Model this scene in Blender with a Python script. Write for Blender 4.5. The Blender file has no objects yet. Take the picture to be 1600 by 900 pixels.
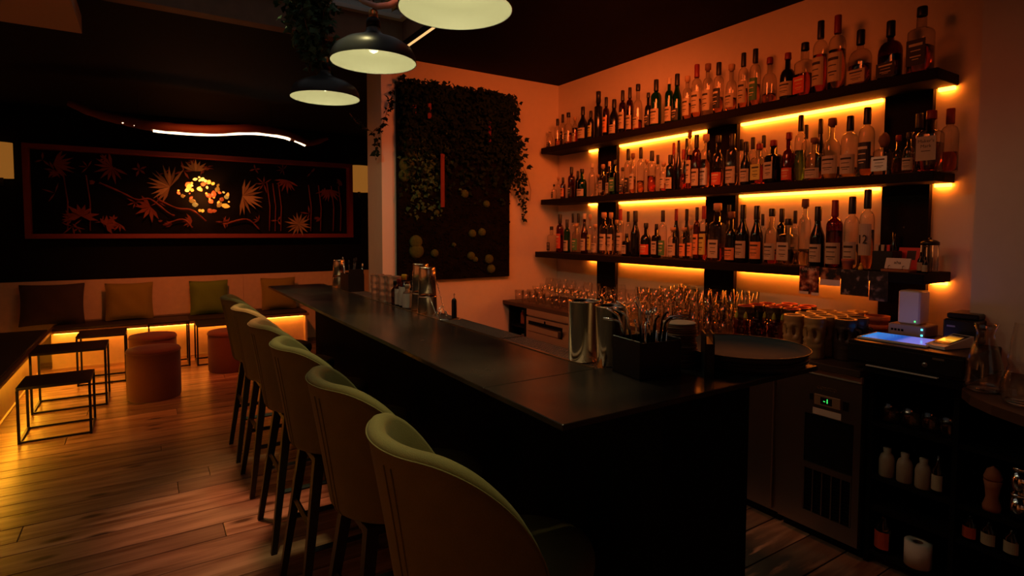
import bpy, math, random
from mathutils import Vector, Matrix
random.seed(7)
PI = math.pi
sc = bpy.context.scene
COL = sc.collection
# ---------------------------------------------------------------- camera
H = 1.48
f_px = 886.0
d1 = Vector((230-800, 405-358, f_px)).normalized()
d2 = Vector((2180-800, 405-364, f_px)); d2 = (d2-d1*d2.dot(d1)).normalized()
d3 = -d2.cross(d1) if d2.cross(d1).y < 0 else d2.cross(d1)
R_ = Matrix((d2, d1, d3))                       # rows: world axes in (right, up, forward)
right, up, fwd = R_.col[0], R_.col[1], R_.col[2]
cam = bpy.data.cameras.new('camera'); cam_o = bpy.data.objects.new('camera', cam); COL.objects.link(cam_o)
m = Matrix((right, up, -fwd)).transposed().to_4x4(); m.translation = Vector((0, 0, H))
cam_o.matrix_world = m
cam.sensor_width = 36; cam.lens = f_px/1600*36; cam.shift_y = -45/1600
cam.clip_start = 0.02
cam.dof.use_dof = True; cam.dof.focus_distance = 1.75; cam.dof.aperture_fstop = 9.0
sc.camera = cam_o
# ---------------------------------------------------------------- sky (dusk daylight over the roof light)
w = bpy.data.worlds.new('dusk_sky'); sc.world = w; w.use_nodes = True
bg = w.node_tree.nodes['Background']
bg.inputs[0].default_value = (1.0, 0.95, 0.93, 1); bg.inputs[1].default_value = 0.15
sc.view_settings.view_transform = 'Standard'; sc.view_settings.look = 'None'
sc.view_settings.exposure = 0.0; sc.view_settings.gamma = 1.0
sc.view_settings.use_curve_mapping = False
sc.cycles.max_bounces = 14; sc.cycles.transparent_max_bounces = 40
sc.cycles.transmission_bounces = 10; sc.cycles.glossy_bounces = 4; sc.cycles.diffuse_bounces = 4
sc.cycles.sample_clamp_indirect = 3.0; sc.cycles.caustics_reflective = False; sc.cycles.caustics_refractive = False
LED = (1.0, 0.19, 0.012); LED_S = 32.0           # shelf strips
BENCH = (1.0, 0.40, 0.018); BENCH_S = 34.0       # strips under the benches
def light(name, typ, loc, energy, color, size=0.05, rot=None, **k):
    l = bpy.data.lights.new(name, typ); o = bpy.data.objects.new(name, l); COL.objects.link(o)
    l.energy = energy; l.color = color; o.location = loc
    if typ in ('POINT', 'SPOT'): l.shadow_soft_size = size
    if typ == 'AREA': l.shape = 'RECTANGLE'; l.size = size; l.size_y = k.get('size_y', size)
    if rot is not None: o.rotation_euler = rot
    if 'target' in k:
        o.rotation_euler = (Vector(k['target'])-Vector(loc)).to_track_quat('-Z', 'Y').to_euler()
    if typ == 'SPOT': l.spot_size = k.get('angle', 1.2); l.spot_blend = 0.9
    return o
OR = (1.0, 0.14, 0.022)
light('added_fill_spot', 'SPOT', (2.1, 2.0, 2.76), 165, OR, .35, target=(2.95, 4.4, 1.5), angle=1.9)  # added orange fill for the back wall, no fixture modelled
light('added_fill_spot', 'SPOT', (0.9, 2.1, 2.80), 100, (1.0, 0.13, 0.018), .35, target=(3.2, 2.8, 2.1), angle=1.6)  # added wash over the shelf wall from an unseen source
light('added_fill_spot', 'SPOT', (1.3, .3, 2.76), 14, (1.0, 0.17, 0.05), .2, target=(3.0, .6, 1.7), angle=1.0)  # small fill added to warm the right pillar
light('added_fill_spot', 'SPOT', (0.3, 5.6, 2.7), 105, (1.0, 0.17, 0.03), .06, target=(1.0, 8.0, .2), angle=1.5)  # added orange wash on the far lounge wall
light('added_fill_spot', 'SPOT', (0.35, 5.7, 2.75), 55, (1.0, 0.13, 0.03), .1, target=(0.35, 5.9, 0), angle=1.15)  # added reddish fill on the floor around the poufs
light('added_fill_spot', 'SPOT', (.42, 3.3, 2.95), 165, (1.0, 0.36, 0.17), .1, target=(.42, 3.2, 0), angle=.52)  # added pool of light on the floor beside the stools
for y_ in (1.25, 2.35, 3.5): light('added_rim_light', 'SPOT', (.66, y_, 2.95), 46, (1.0, .84, .36), .05, target=(.60, y_, 0), angle=.56)  # unseen spots added to brighten the stool rims from above
light('added_fill_spot', 'SPOT', (-.6, 6.4, 2.65), 26, (1.0, 0.22, 0.05), .06, target=(1.5, 4.4, 1.4), angle=.75)  # orange fill added for the side face of the column
light('added_fill_spot', 'SPOT', (2.0, 1.7, 2.76), 22, (1.0, .24, .07), .1, target=(2.3, 1.5, 0), angle=.55)  # weak fill added over the floor behind the bar
light('assumed_front_fill', 'AREA', (0.6, -2.35, 1.7), .4, (1.0, 0.80, 0.70), 1.8, size_y=1.3, target=(0.9, 4, 1.2))  # area fill added for assumed daylight behind the camera, no window modelled
# ---------------------------------------------------------------- materials
def new_mat(name):
    mt = bpy.data.materials.new(name); mt.use_nodes = True
    return mt, mt.node_tree, mt.node_tree.nodes['Principled BSDF']
MC = {}
def mat(name, col, rough=.5, metal=0., bump=0., bscale=60., vary=0., em=None, es=0., trans=0., ior=1.45, spec=.5, coat=0., sheen=0.):
    if name in MC: return MC[name]
    mt, nt, b = new_mat(name)
    b.inputs['Base Color'].default_value = (*col, 1); b.inputs['Roughness'].default_value = rough
    b.inputs['Metallic'].default_value = metal; b.inputs['IOR'].default_value = ior
    b.inputs['Transmission Weight'].default_value = trans; b.inputs['Specular IOR Level'].default_value = spec
    b.inputs['Coat Weight'].default_value = coat; b.inputs['Sheen Weight'].default_value = sheen
    if em: b.inputs['Emission Color'].default_value = (*em, 1); b.inputs['Emission Strength'].default_value = es
    if bump or vary:
        tc = nt.nodes.new('ShaderNodeTexCoord'); nz = nt.nodes.new('ShaderNodeTexNoise')
        nz.inputs['Scale'].default_value = bscale; nz.inputs['Detail'].default_value = 4
        nt.links.new(tc.outputs['Object'], nz.inputs['Vector'])
        if bump:
            bp = nt.nodes.new('ShaderNodeBump'); bp.inputs['Strength'].default_value = bump; bp.inputs['Distance'].default_value = .004
            nt.links.new(nz.outputs['Fac'], bp.inputs['Height']); nt.links.new(bp.outputs[0], b.inputs['Normal'])
        if vary:
            mx = nt.nodes.new('ShaderNodeMixRGB'); mx.inputs[1].default_value = (*[c*(1-vary) for c in col], 1)
            mx.inputs[2].default_value = (*[min(1, c*(1+vary)) for c in col], 1)
            nt.links.new(nz.outputs['Fac'], mx.inputs[0]); nt.links.new(mx.outputs[0], b.inputs['Base Color'])
    MC[name] = mt; return mt
def thin_glass(name, col, edge=.45, gloss=.12, rough=.02):
    if name in MC: return MC[name]
    mt, nt, b = new_mat(name); nt.nodes.remove(b)
    out = nt.nodes['Material Output']
    t = nt.nodes.new('ShaderNodeBsdfTransparent'); g = nt.nodes.new('ShaderNodeBsdfGlossy'); g.inputs['Roughness'].default_value = rough
    lw = nt.nodes.new('ShaderNodeLayerWeight'); lw.inputs[0].default_value = .5
    rm = nt.nodes.new('ShaderNodeMixRGB'); rm.inputs[1].default_value = (*col, 1); rm.inputs[2].default_value = (*[c*edge for c in col], 1)
    pw = nt.nodes.new('ShaderNodeMath'); pw.operation = 'POWER'; pw.inputs[1].default_value = 3
    nt.links.new(lw.outputs['Facing'], pw.inputs[0]); nt.links.new(pw.outputs[0], rm.inputs[0]); nt.links.new(rm.outputs[0], t.inputs[0])
    ad = nt.nodes.new('ShaderNodeMath'); ad.operation = 'MULTIPLY_ADD'; ad.inputs[1].default_value = .55; ad.inputs[2].default_value = gloss
    nt.links.new(pw.outputs[0], ad.inputs[0])
    ms = nt.nodes.new('ShaderNodeMixShader'); nt.links.new(ad.outputs[0], ms.inputs[0]); nt.links.new(t.outputs[0], ms.inputs[1]); nt.links.new(g.outputs[0], ms.inputs[2])
    nt.links.new(ms.outputs[0], out.inputs[0]); MC[name] = mt; return mt
def emit(name, col, s):
    if name in MC: return MC[name]
    return mat(name, (0, 0, 0), em=col, es=s)
M_BLACK = mat('matt_black_paint', (.0045, .004, .004), .8, spec=.15, bump=.1, bscale=200)
M_WALL = mat('pale_plaster', (.72, .62, .52), .85, bump=.25, bscale=18, vary=.05)
M_WALLW = mat('white_plaster', (.80, .76, .72), .8, bump=.15, bscale=30)
M_SHELF = mat('black_stained_shelf_board', (.008, .005, .004), .8, bump=.2, bscale=70, spec=.2)
def brushed(name, col, rough, aniso):
    mt, nt, b = new_mat(name); b.inputs['Base Color'].default_value = (*col, 1); b.inputs['Metallic'].default_value = 1; b.inputs['Roughness'].default_value = rough
    b.inputs['Anisotropic'].default_value = aniso; tg = nt.nodes.new('ShaderNodeTangent'); tg.direction_type = 'RADIAL'; tg.axis = 'Z'; nt.links.new(tg.outputs[0], b.inputs['Tangent']); return mt
M_TIN = brushed('brushed_shaker_steel', (.95, .70, .50), .18, .75)
M_STEEL = mat('brushed_steel', (.42, .40, .38), .33, 1.0, bump=.05, bscale=300)
M_CHROME = mat('polished_steel', (.90, .87, .82), .11, 1.0)
M_BLKMET = mat('black_powder_coated_metal', (.012, .012, .012), .4, .6)
M_BLKPLA = mat('black_plastic', (.008, .008, .009), .35)
M_BLKWOOD = mat('black_stained_wood', (.016, .012, .010), .45, bump=.2, bscale=90)
M_PLY = mat('pale_plywood', (.66, .50, .34), .6, bump=.1, bscale=20, vary=.12)
M_WELL = mat('light_oak_facing', (.17, .12, .08), .6, bump=.15, bscale=14, vary=.25)
M_BENCHW = mat('brown_bench_timber', (.22, .12, .06), .5, bump=.2, bscale=25, vary=.25)
M_BENCHT = mat('dark_bench_upholstery', (.03, .024, .02), .8, bump=.2, bscale=120)
M_WHITEPL = mat('white_plastic', (.75, .73, .70), .4)
M_PAPER = mat('cream_paper_label', (.46, .38, .27), .75)
M_BLKLAB = mat('black_paper_label', (.02, .018, .018), .6)
M_INK = mat('dark_printing_ink', (.03, .025, .02), .7)
M_GOLD = mat('pale_printing_ink', (.62, .52, .34), .6)
M_RED = mat('red_paper', (.62, .04, .03), .6)
M_LEAF = mat('ivy_leaf', (.050, .105, .042), .5, spec=.3, vary=.5, bscale=9)
M_LEAFD = mat('dark_ivy_leaf', (.009, .019, .007), .7, spec=.12, vary=.5, bscale=9)
M_TERRA = mat('terracotta_clay', (.42, .13, .06), .8, bump=.2)
# ---------------------------------------------------------------- mesh helpers
class MB:
    def __init__(s): s.v = []; s.f = []; s.sm = []
    def add(s, vs, fs, smooth=False, mx=None):
        n = len(s.v)
        for p in vs:
            p = Vector(p); s.v.append(tuple(mx @ p) if mx else tuple(p))
        for q in fs: s.f.append([i+n for i in q]); s.sm.append(smooth)
        return s
    def box(s, a, b, mx=None):
        x0, y0, z0 = a; x1, y1, z1 = b
        if x0 > x1: x0, x1 = x1, x0
        if y0 > y1: y0, y1 = y1, y0
        if z0 > z1: z0, z1 = z1, z0
        v = [(x0,y0,z0),(x1,y0,z0),(x1,y1,z0),(x0,y1,z0),(x0,y0,z1),(x1,y0,z1),(x1,y1,z1),(x0,y1,z1)]
        return s.add(v, [(0,3,2,1),(4,5,6,7),(0,1,5,4),(1,2,6,5),(2,3,7,6),(3,0,4,7)], False, mx)
    def bbox(s, a, b, r=.004, mx=None):
        # box with bevelled vertical and horizontal edges (stacked rings)
        x0,y0,z0 = a; x1,y1,z1 = b
        rings = []
        for (z, i) in ((z0, r), (z0+r, 0), (z1-r, 0), (z1, r)):
            rings.append([(x0+i+r,y0+i,z),(x1-i-r,y0+i,z),(x1-i,y0+i+r,z),(x1-i,y1-i-r,z),(x1-i-r,y1-i,z),(x0+i+r,y1-i,z),(x0+i,y1-i-r,z),(x0+i,y0+i+r,z)])
        v = [p for q in rings for p in q]; f = []
        for k in range(3):
            for j in range(8): f.append((k*8+j, k*8+(j+1) % 8, (k+1)*8+(j+1) % 8, (k+1)*8+j))
        f.append(tuple(range(7, -1, -1))); f.append(tuple(range(24, 32)))
        return s.add(v, f, False, mx)
    def lathe(s, prof, n=16, se=2.0, sx=1., sy=1., c=(0,0,0), mx=None, smooth=True, cap=True):
        v = []; f = []
        for (r, z) in prof:
            for j in range(n):
                t = 2*PI*(j+.5)/n if se > 2 else 2*PI*j/n
                ct, st = math.cos(t), math.sin(t)
                k = 1. if se == 2 else 1/((abs(ct)**se+abs(st)**se)**(1/se))
                v.append((c[0]+r*ct*k*sx, c[1]+r*st*k*sy, c[2]+z))
        for i in range(len(prof)-1):
            for j in range(n): f.append((i*n+j, i*n+(j+1) % n, (i+1)*n+(j+1) % n, (i+1)*n+j))
        s.add(v, f, smooth, mx)
        if cap:
            b = len(s.v)-len(v)
            if prof[0][0] > 1e-4: s.f.append([b+j for j in range(n-1, -1, -1)]); s.sm.append(False)
            if prof[-1][0] > 1e-4: s.f.append([b+(len(prof)-1)*n+j for j in range(n)]); s.sm.append(False)
        return s
    def tube(s, pts, rad, n=6, mx=None):
        pts = [Vector(p) for p in pts]; L = len(pts); v = []; f = []
        rr = rad if isinstance(rad, (list, tuple)) else [rad]*L
        up0 = Vector((0, 0, 1))
        for i, p in enumerate(pts):
            d = (pts[min(i+1, L-1)]-pts[max(i-1, 0)])
            d = d.normalized() if d.length > 1e-9 else Vector((0, 0, 1))
            a = d.cross(up0)
            if a.length < .15: a = d.cross(Vector((1, 0, 0)))
            a.normalize(); b = d.cross(a)
            for j in range(n):
                t = 2*PI*j/n; v.append(p+(a*math.cos(t)+b*math.sin(t))*rr[i])
        for i in range(L-1):
            for j in range(n): f.append((i*n+j, (i+1)*n+j, (i+1)*n+(j+1) % n, i*n+(j+1) % n))
        f.append(tuple(range(n))); f.append(tuple((L-1)*n+j for j in range(n-1, -1, -1)))
        return s.add(v, f, n > 4, mx)
    def ring(s, R, r, z=0, n=24, k=6, c=(0,0)):
        v = []; f = []
        for i in range(n):
            a = 2*PI*i/n
            for j in range(k):
                b = 2*PI*j/k; q = R+r*math.cos(b)
                v.append((c[0]+q*math.cos(a), c[1]+q*math.sin(a), z+r*math.sin(b)))
        for i in range(n):
            for j in range(k): f.append((i*k+j, ((i+1) % n)*k+j, ((i+1) % n)*k+(j+1) % k, i*k+(j+1) % k))
        return s.add(v, f, True)
    def arcpatch(s, r, z0, z1, a0, a1, n=8, th=.0006):
        v = []; f = []
        for i in range(n+1):
            a = a0+(a1-a0)*i/n
            for (q, z) in ((r, z0), (r, z1), (r+th, z1), (r+th, z0)): v.append((q*math.cos(a), q*math.sin(a), z))
        for i in range(n):
            for j in range(4): f.append((i*4+j, i*4+(j+1) % 4, (i+1)*4+(j+1) % 4, (i+1)*4+j))
        f.append((3,2,1,0)); f.append((n*4, n*4+1, n*4+2, n*4+3))
        return s.add(v, f, False)
    def mesh(s, name, mt):
        me = bpy.data.meshes.new(name); me.from_pydata(s.v, [], s.f); 
        me.polygons.foreach_set('use_smooth', s.sm); me.materials.append(mt); me.update()
        return me
def obj(name, mb, mt, parent=None, loc=None):
    me = mb.mesh(name, mt) if isinstance(mb, MB) else mb
    o = bpy.data.objects.new(name, me); COL.objects.link(o)
    if parent is not None: o.parent = parent
    if loc is not None: o.location = loc
    return o
def tag(o, label, cat, group=None):
    o['label'] = label; o['category'] = cat
    if group: o['group'] = group
    return o
def thing(name, label, cat, loc=(0,0,0), rz=0., group=None):
    o = bpy.data.objects.new(name, None); COL.objects.link(o); o.empty_display_size = .05
    o.location = loc; o.rotation_euler = (0, 0, rz)
    return tag(o, label, cat, group)
def struct(name, mb, mt, parent=None):
    o = obj(name, mb, mt, parent); o['kind'] = 'structure'; return o
def dup(root, loc=None, rz=None, label=None):
    c = root.copy(); COL.objects.link(c)
    if loc is not None: c.location = loc
    if rz is not None: c.rotation_euler = (0, 0, rz)
    if label: c['label'] = label
    for ch in list(root.children):
        d = ch.copy(); COL.objects.link(d); d.parent = c
        for g in list(ch.children):
            e = g.copy(); COL.objects.link(e); e.parent = d
    return c
def text(name, body, size, mt, parent, mx, ext=.0004, squash=1.):
    cu = bpy.data.curves.new(name, 'FONT'); cu.body = body; cu.size = size; cu.align_x = 'CENTER'; cu.align_y = 'CENTER'; cu.extrude = ext; cu.resolution_u = 2
    t = bpy.data.objects.new(name, cu); COL.objects.link(t)
    dg = bpy.context.evaluated_depsgraph_get()
    me = bpy.data.meshes.new_from_object(t.evaluated_get(dg)); bpy.data.objects.remove(t); bpy.data.curves.remove(cu)
    me.transform(mx @ Matrix.Diagonal((squash, 1, 1, 1))); me.materials.clear(); me.materials.append(mt); me.name = name
    o = bpy.data.objects.new(name, me); COL.objects.link(o); o.parent = parent
    return o
def face_minus_x(x, y, z):        # text frame readable when looking towards +X (text runs towards -Y)
    return Matrix(((0,0,-1,x),(-1,0,0,y),(0,1,0,z),(0,0,0,1)))
ORD = ['first','second','third','fourth','fifth','sixth','seventh','eighth','ninth','tenth','eleventh','twelfth','thirteenth','fourteenth','fifteenth','sixteenth','seventeenth','eighteenth','nineteenth','twentieth']
TENS = {20:'twenty', 30:'thirty', 40:'forty'}
def ordinal(n):
    if n <= 20: return ORD[n-1]
    t, u = n//10*10, n % 10
    return {20:'twentieth', 30:'thirtieth', 40:'fortieth'}[t] if u == 0 else TENS[t]+'-'+ORD[u-1]
# ================================================================ SETTING
XW, YB, YF, XL, ZC = 3.2, 4.2, 8.0, -1.42, 2.8
fl = struct('floor', MB().box((XL-.1, -2.6, -.06), (XW+.1, YF+.1, -.014)), mat('dark_subfloor', (.02, .013, .009), .9))
def floor_mat():
    mt, nt, b = new_mat('knotty_pine_boards'); N = nt.nodes; L = nt.links
    tc = N.new('ShaderNodeTexCoord'); oi = N.new('ShaderNodeObjectInfo')
    ad = N.new('ShaderNodeVectorMath'); ad.operation = 'ADD'
    cx = N.new('ShaderNodeVectorMath'); cx.operation = 'SCALE'; cx.inputs[3].default_value = 37.
    L.new(oi.outputs['Random'], cx.inputs[0]); 
    L.new(tc.outputs['Object'], ad.inputs[0]); L.new(cx.outputs[0], ad.inputs[1])
    mp = N.new('ShaderNodeMapping'); mp.inputs['Scale'].default_value = (.9, 9, 1); L.new(ad.outputs[0], mp.inputs[0])
    n1 = N.new('ShaderNodeTexNoise'); n1.inputs['Scale'].default_value = 2.2; n1.inputs['Detail'].default_value = 6; n1.inputs['Distortion'].default_value = .6; L.new(mp.outputs[0], n1.inputs[0])
    r1 = N.new('ShaderNodeValToRGB'); e = r1.color_ramp.elements
    e[0].position = .32; e[0].color = (.21, .095, .05, 1); e[1].position = .66; e[1].color = (.56, .33, .21, 1); L.new(n1.outputs[0], r1.inputs[0])
    # knots
    mk = N.new('ShaderNodeMapping'); mk.inputs['Scale'].default_value = (1.5, 4.2, 1); L.new(ad.outputs[0], mk.inputs[0])
    vo = N.new('ShaderNodeTexVoronoi'); vo.voronoi_dimensions = '2D'; vo.inputs['Scale'].default_value = 1.0; L.new(mk.outputs[0], vo.inputs['Vector'])
    rk = N.new('ShaderNodeValToRGB'); k = rk.color_ramp.elements; k[0].position = .04; k[0].color = (.1, .05, .03, 1); k[1].position = .11; k[1].color = (1, 1, 1, 1); L.new(vo.outputs['Distance'], rk.inputs[0])
    m1 = N.new('ShaderNodeMixRGB'); m1.blend_type = 'MULTIPLY'; m1.inputs[0].default_value = .9; L.new(r1.outputs[0], m1.inputs[1]); L.new(rk.outputs[0], m1.inputs[2])
    # board to board tone
    mr = N.new('ShaderNodeMapRange'); mr.inputs[3].default_value = .45; mr.inputs[4].default_value = 1.2; L.new(oi.outputs['Random'], mr.inputs[0])
    m2 = N.new('ShaderNodeVectorMath'); m2.operation = 'SCALE'; L.new(m1.outputs[0], m2.inputs[0]); L.new(mr.outputs[0], m2.inputs[3])
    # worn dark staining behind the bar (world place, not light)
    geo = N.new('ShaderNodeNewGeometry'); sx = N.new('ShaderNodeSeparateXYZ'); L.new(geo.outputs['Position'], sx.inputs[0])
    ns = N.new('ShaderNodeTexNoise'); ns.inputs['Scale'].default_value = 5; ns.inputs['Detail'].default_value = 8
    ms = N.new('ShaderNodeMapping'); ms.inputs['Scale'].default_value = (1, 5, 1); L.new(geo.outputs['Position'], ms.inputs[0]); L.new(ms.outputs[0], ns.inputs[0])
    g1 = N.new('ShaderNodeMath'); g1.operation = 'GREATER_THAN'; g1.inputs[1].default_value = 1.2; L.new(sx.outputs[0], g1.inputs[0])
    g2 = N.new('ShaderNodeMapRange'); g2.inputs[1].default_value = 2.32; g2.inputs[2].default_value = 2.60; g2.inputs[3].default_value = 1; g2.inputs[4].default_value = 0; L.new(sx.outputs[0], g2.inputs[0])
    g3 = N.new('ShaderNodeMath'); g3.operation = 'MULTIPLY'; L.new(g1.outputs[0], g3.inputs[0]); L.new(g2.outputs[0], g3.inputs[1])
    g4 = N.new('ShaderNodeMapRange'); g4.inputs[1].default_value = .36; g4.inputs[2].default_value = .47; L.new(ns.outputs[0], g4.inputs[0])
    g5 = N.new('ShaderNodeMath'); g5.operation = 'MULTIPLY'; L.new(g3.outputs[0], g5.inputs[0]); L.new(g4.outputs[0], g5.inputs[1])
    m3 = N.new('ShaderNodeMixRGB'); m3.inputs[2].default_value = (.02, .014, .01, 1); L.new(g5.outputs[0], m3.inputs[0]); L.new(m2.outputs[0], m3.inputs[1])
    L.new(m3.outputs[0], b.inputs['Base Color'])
    b.inputs['Roughness'].default_value = .32
    bp = N.new('ShaderNodeBump'); bp.inputs['Strength'].default_value = .25; bp.inputs['Distance'].default_value = .003; L.new(n1.outputs[0], bp.inputs['Height']); L.new(bp.outputs[0], b.inputs['Normal'])
    return mt
FM = floor_mat()
y = -.35; nb = 0
while y < YF-.02:
    wd = random.choice([.13, .15, .17, .19]) if y < 4.5 else .17
    wd = min(wd, YF-.005-y); x = XL; first = True
    while x < XW-.01:
        ln = random.uniform(1.5, 3.0) if not first else random.uniform(.6, 2.4)
        x1 = min(x+ln, XW); first = False
        if XW-x1 < .35: x1 = XW
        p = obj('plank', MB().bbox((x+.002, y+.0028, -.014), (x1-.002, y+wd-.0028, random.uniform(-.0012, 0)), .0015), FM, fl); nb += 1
        x = x1
    y += wd
struct('wall_right', MB().box((XW, -2.5, 0), (XW+.1, YF, 3.1)), M_WALL)
struct('wall_pillar', MB().box((3.0, -2.4, 0), (XW-.001, .985, ZC)), M_WALL)
struct('wall_back', MB().box((1.517, YB, 0), (XW-.001, 4.53, ZC)), M_WALL)
struct('trim_1', MB().box((1.514, YB-.006, 0), (1.60, YB-.001, ZC-.001)), M_WALLW)
struct('wall_left', MB().box((XL-.1, -2.5, 0), (XL, YF, 3.1)), M_WALL)
struct('wall_front', MB().box((XL-.1, -2.6, 0), (XW+.1, -2.5, 3.1)), M_WALL)
fw = struct('wall_far', MB().box((XL-.1, YF, .905), (XW+.1, YF+.1, 3.1)), M_BLACK)
wn = struct('wainscot_wall_far', MB().box((XL, YF-.008, 0), (XW-.001, YF+.1, .904)), M_PLY)
x = XL+.002
while x < XW-.1:
    x1 = min(x+1.22, XW-.004)
    o = obj('panel', MB().box((x+.002, YF-.020, .45), (x1-.002, YF-.0085, .903)), M_PLY, wn); x = x1
WX0, WX1, WY0, WY1 = -.62, 1.61, .7, 4.0
cl = struct('ceiling', MB().box((XL-.1,-2.6,ZC),(WX0,YF+.1,ZC+.06)).box((WX1,-2.6,ZC),(XW+.1,YF+.1,ZC+.06)).box((WX0,-2.6,ZC),(WX1,WY0,ZC+.06)).box((WX0,WY1+.1,ZC),(WX1,YF+.1,ZC+.06)), M_BLACK)
struct('trim_2', MB().box((WX0, WY1, ZC), (WX1, WY1+.1, 3.2)), M_WELL)
struct('trim_3', MB().box((WX1-.0, WY0, ZC+.061), (WX1+.04, WY1, 3.2)), M_WELL)
struct('trim_4', MB().box((WX0-.04, WY0, ZC+.061), (WX0, WY1, 3.2)), M_WELL)
struct('trim_5', MB().box((WX0, WY0-.04, ZC+.061), (WX1, WY0, 3.2)), M_WELL)
# roof light: glazing bars and panes just above the beam
rw = struct('window_1', MB().box((WX0, WY0, 3.0), (WX1, WY0+.05, 3.06)).box((WX0, WY1-.05, 3.0), (WX1, WY1, 3.06)), mat('pale_window_frame', (.5, .48, .45), .5))
for i in range(5):
    xb = WX0+(WX1-WX0)*i/4; xb = min(max(xb, WX0+.02), WX1-.02)
    obj('glazing_bar', MB().box((xb-.02, WY0+.05, 3.0), (xb+.02, WY1-.05, 3.06)), MC['pale_window_frame'], rw)
for i in range(4):
    xa = WX0+(WX1-WX0)*i/4+.025; xb = WX0+(WX1-WX0)*(i+1)/4-.025
    obj('pane', MB().box((xa, WY0+.055, 3.025), (xb, WY1-.055, 3.033)), thin_glass('skylight_glass', (.85, .88, .88), .8, .05), rw)
struct('trim_6', MB().box((XL, 2.4, 2.69), (-.31, 4.46, ZC-.001)), mat('pale_boxed_soffit', (.55, .42, .32), .8))
tag(obj('led_strip_light', MB().box((1.594, 2.6, 2.79), (1.608, 3.93, 2.799)), emit('warm_strip_glow', (1., .55, .2), 1.1)), 'thin warm light line along the roof light edge above the biggest pendant', 'light')
# ================================================================ SHELVES
SH = [(2.21, 2.16, 2.97), (1.753, 1.708, 2.97), (1.29, 1.242, 2.91)]
SN = ['top', 'middle', 'bottom']
for i, (zt, zb, xf) in enumerate(SH):
    tag(obj('wall_shelf', MB().bbox((xf, 1.13, zb), (XW-.001, 4.15, zt), .003), M_SHELF), 'long black wall shelf crowded with bottles, %s one of three' % SN[i], 'shelf', 'three long black bottle shelves')
PY = [(3.39, 3.61), (2.29, 2.52), (1.22, 1.43)]
PN = ['left', 'middle', 'right']
zs = [(.872, 1.241), (1.291, 1.707), (1.754, 2.159)]
for i, (y0, y1) in enumerate(PY):
    t = thing('shelf_upright', 'wide black upright board carrying the bottle shelves, %s one of three' % PN[i], 'shelf support', (3.18, (y0+y1)/2, .872), 0, 'black uprights between the bottle shelves')
    for (z0, z1) in zs: obj('board', MB().box((-.012, y0-(y0+y1)/2, z0-.872), (.019, y1-(y0+y1)/2, z1-.872)), M_SHELF, t)
    for z in (1.5, 1.95): obj('screw_head', MB().lathe([(.004, 0), (.003, .002), (0, .0025)], 8, mx=Matrix.Translation((-.012, 0, z-.872)) @ Matrix.Rotation(-PI/2, 4, 'Y')), M_STEEL, t)
segs = [(3.63, 3.74), (2.54, 3.37), (1.45, 2.27), (1.14, 1.205)]
for i, (zt, zb, xf) in enumerate(SH):
    for k, (y0, y1) in enumerate(segs):
        t = tag(obj('led_strip_light', MB().box((XW-.022, y0, zb-.016), (XW-.002, y1, zb-.0005)), emit('amber_led_glow', LED, LED_S)), 'glowing amber light strip under the %s shelf, %s section from the left' % (SN[i], ORD[k]), 'light', 'amber light strips under the bottle shelves')
# ================================================================ BOTTLES
GL = {'c': thin_glass('clear_bottle_glass', (.93, .90, .86), .35, .06), 'g': thin_glass('green_bottle_glass', (.10, .34, .06), .3, .06),
      'b': thin_glass('brown_bottle_glass', (.30, .10, .03), .3, .06), 'k': mat('black_bottle_glass', (.006, .006, .005), .12, spec=.6), 'd': thin_glass('dark_red_glass', (.38, .05, .03), .3, .06)}
LQ = {'a': mat('amber_spirit', (.95, .42, .10), .02, trans=1., ior=1.36), 'r': mat('red_amber_spirit', (.85, .14, .05), .02, trans=1., ior=1.36),
      'y': mat('pale_golden_spirit', (1., .80, .42), .02, trans=1., ior=1.36), 'g': mat('green_liqueur', (.25, .65, .15), .02, trans=1., ior=1.36)}
CP = {'k': mat('black_bottle_cap', (.012, .011, .011), .4), 'r': mat('dark_red_wax_cap', (.22, .015, .012), .45), 'b': mat('brown_wood_stopper', (.20, .09, .05), .6),
      'c': mat('cream_bottle_cap', (.55, .45, .33), .5), 'w': mat('cork_stopper', (.45, .28, .16), .8)}
LB = {'c': M_PAPER, 'k': M_BLKLAB, 'r': mat('red_orange_label', (.55, .08, .03), .6), 'o': mat('orange_label', (.70, .28, .10), .6), 'y': mat('yellow_green_label', (.50, .48, .10), .6),
      'g': mat('green_label', (.06, .20, .07), .6), 's': mat('silver_label', (.42, .42, .40), .4, .5), 'M': M_PAPER, '2': M_PAPER}
CW = {'c': 'clear', 'g': 'green', 'b': 'brown', 'k': 'black', 'd': 'dark red'}
LW = {'c': 'cream label', 'k': 'dark label', 'r': 'red label', 'o': 'orange label', 'y': 'yellow label', 'g': 'green label', 's': 'silvery label', 'n': 'no label', 'M': 'cream whisky label', '2': 'number 12 label'}
PW = {'k': 'black cap', 'r': 'dark red cap', 'b': 'brown stopper', 'c': 'cream cap', 'w': 'cork'}
TW = {'t': 'slim', 'r': 'round', 's': 'square', 'w': 'wide-bodied', 'j': 'tube-like', 'f': 'flask-shaped', 'b': 'ball-stoppered'}
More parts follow.
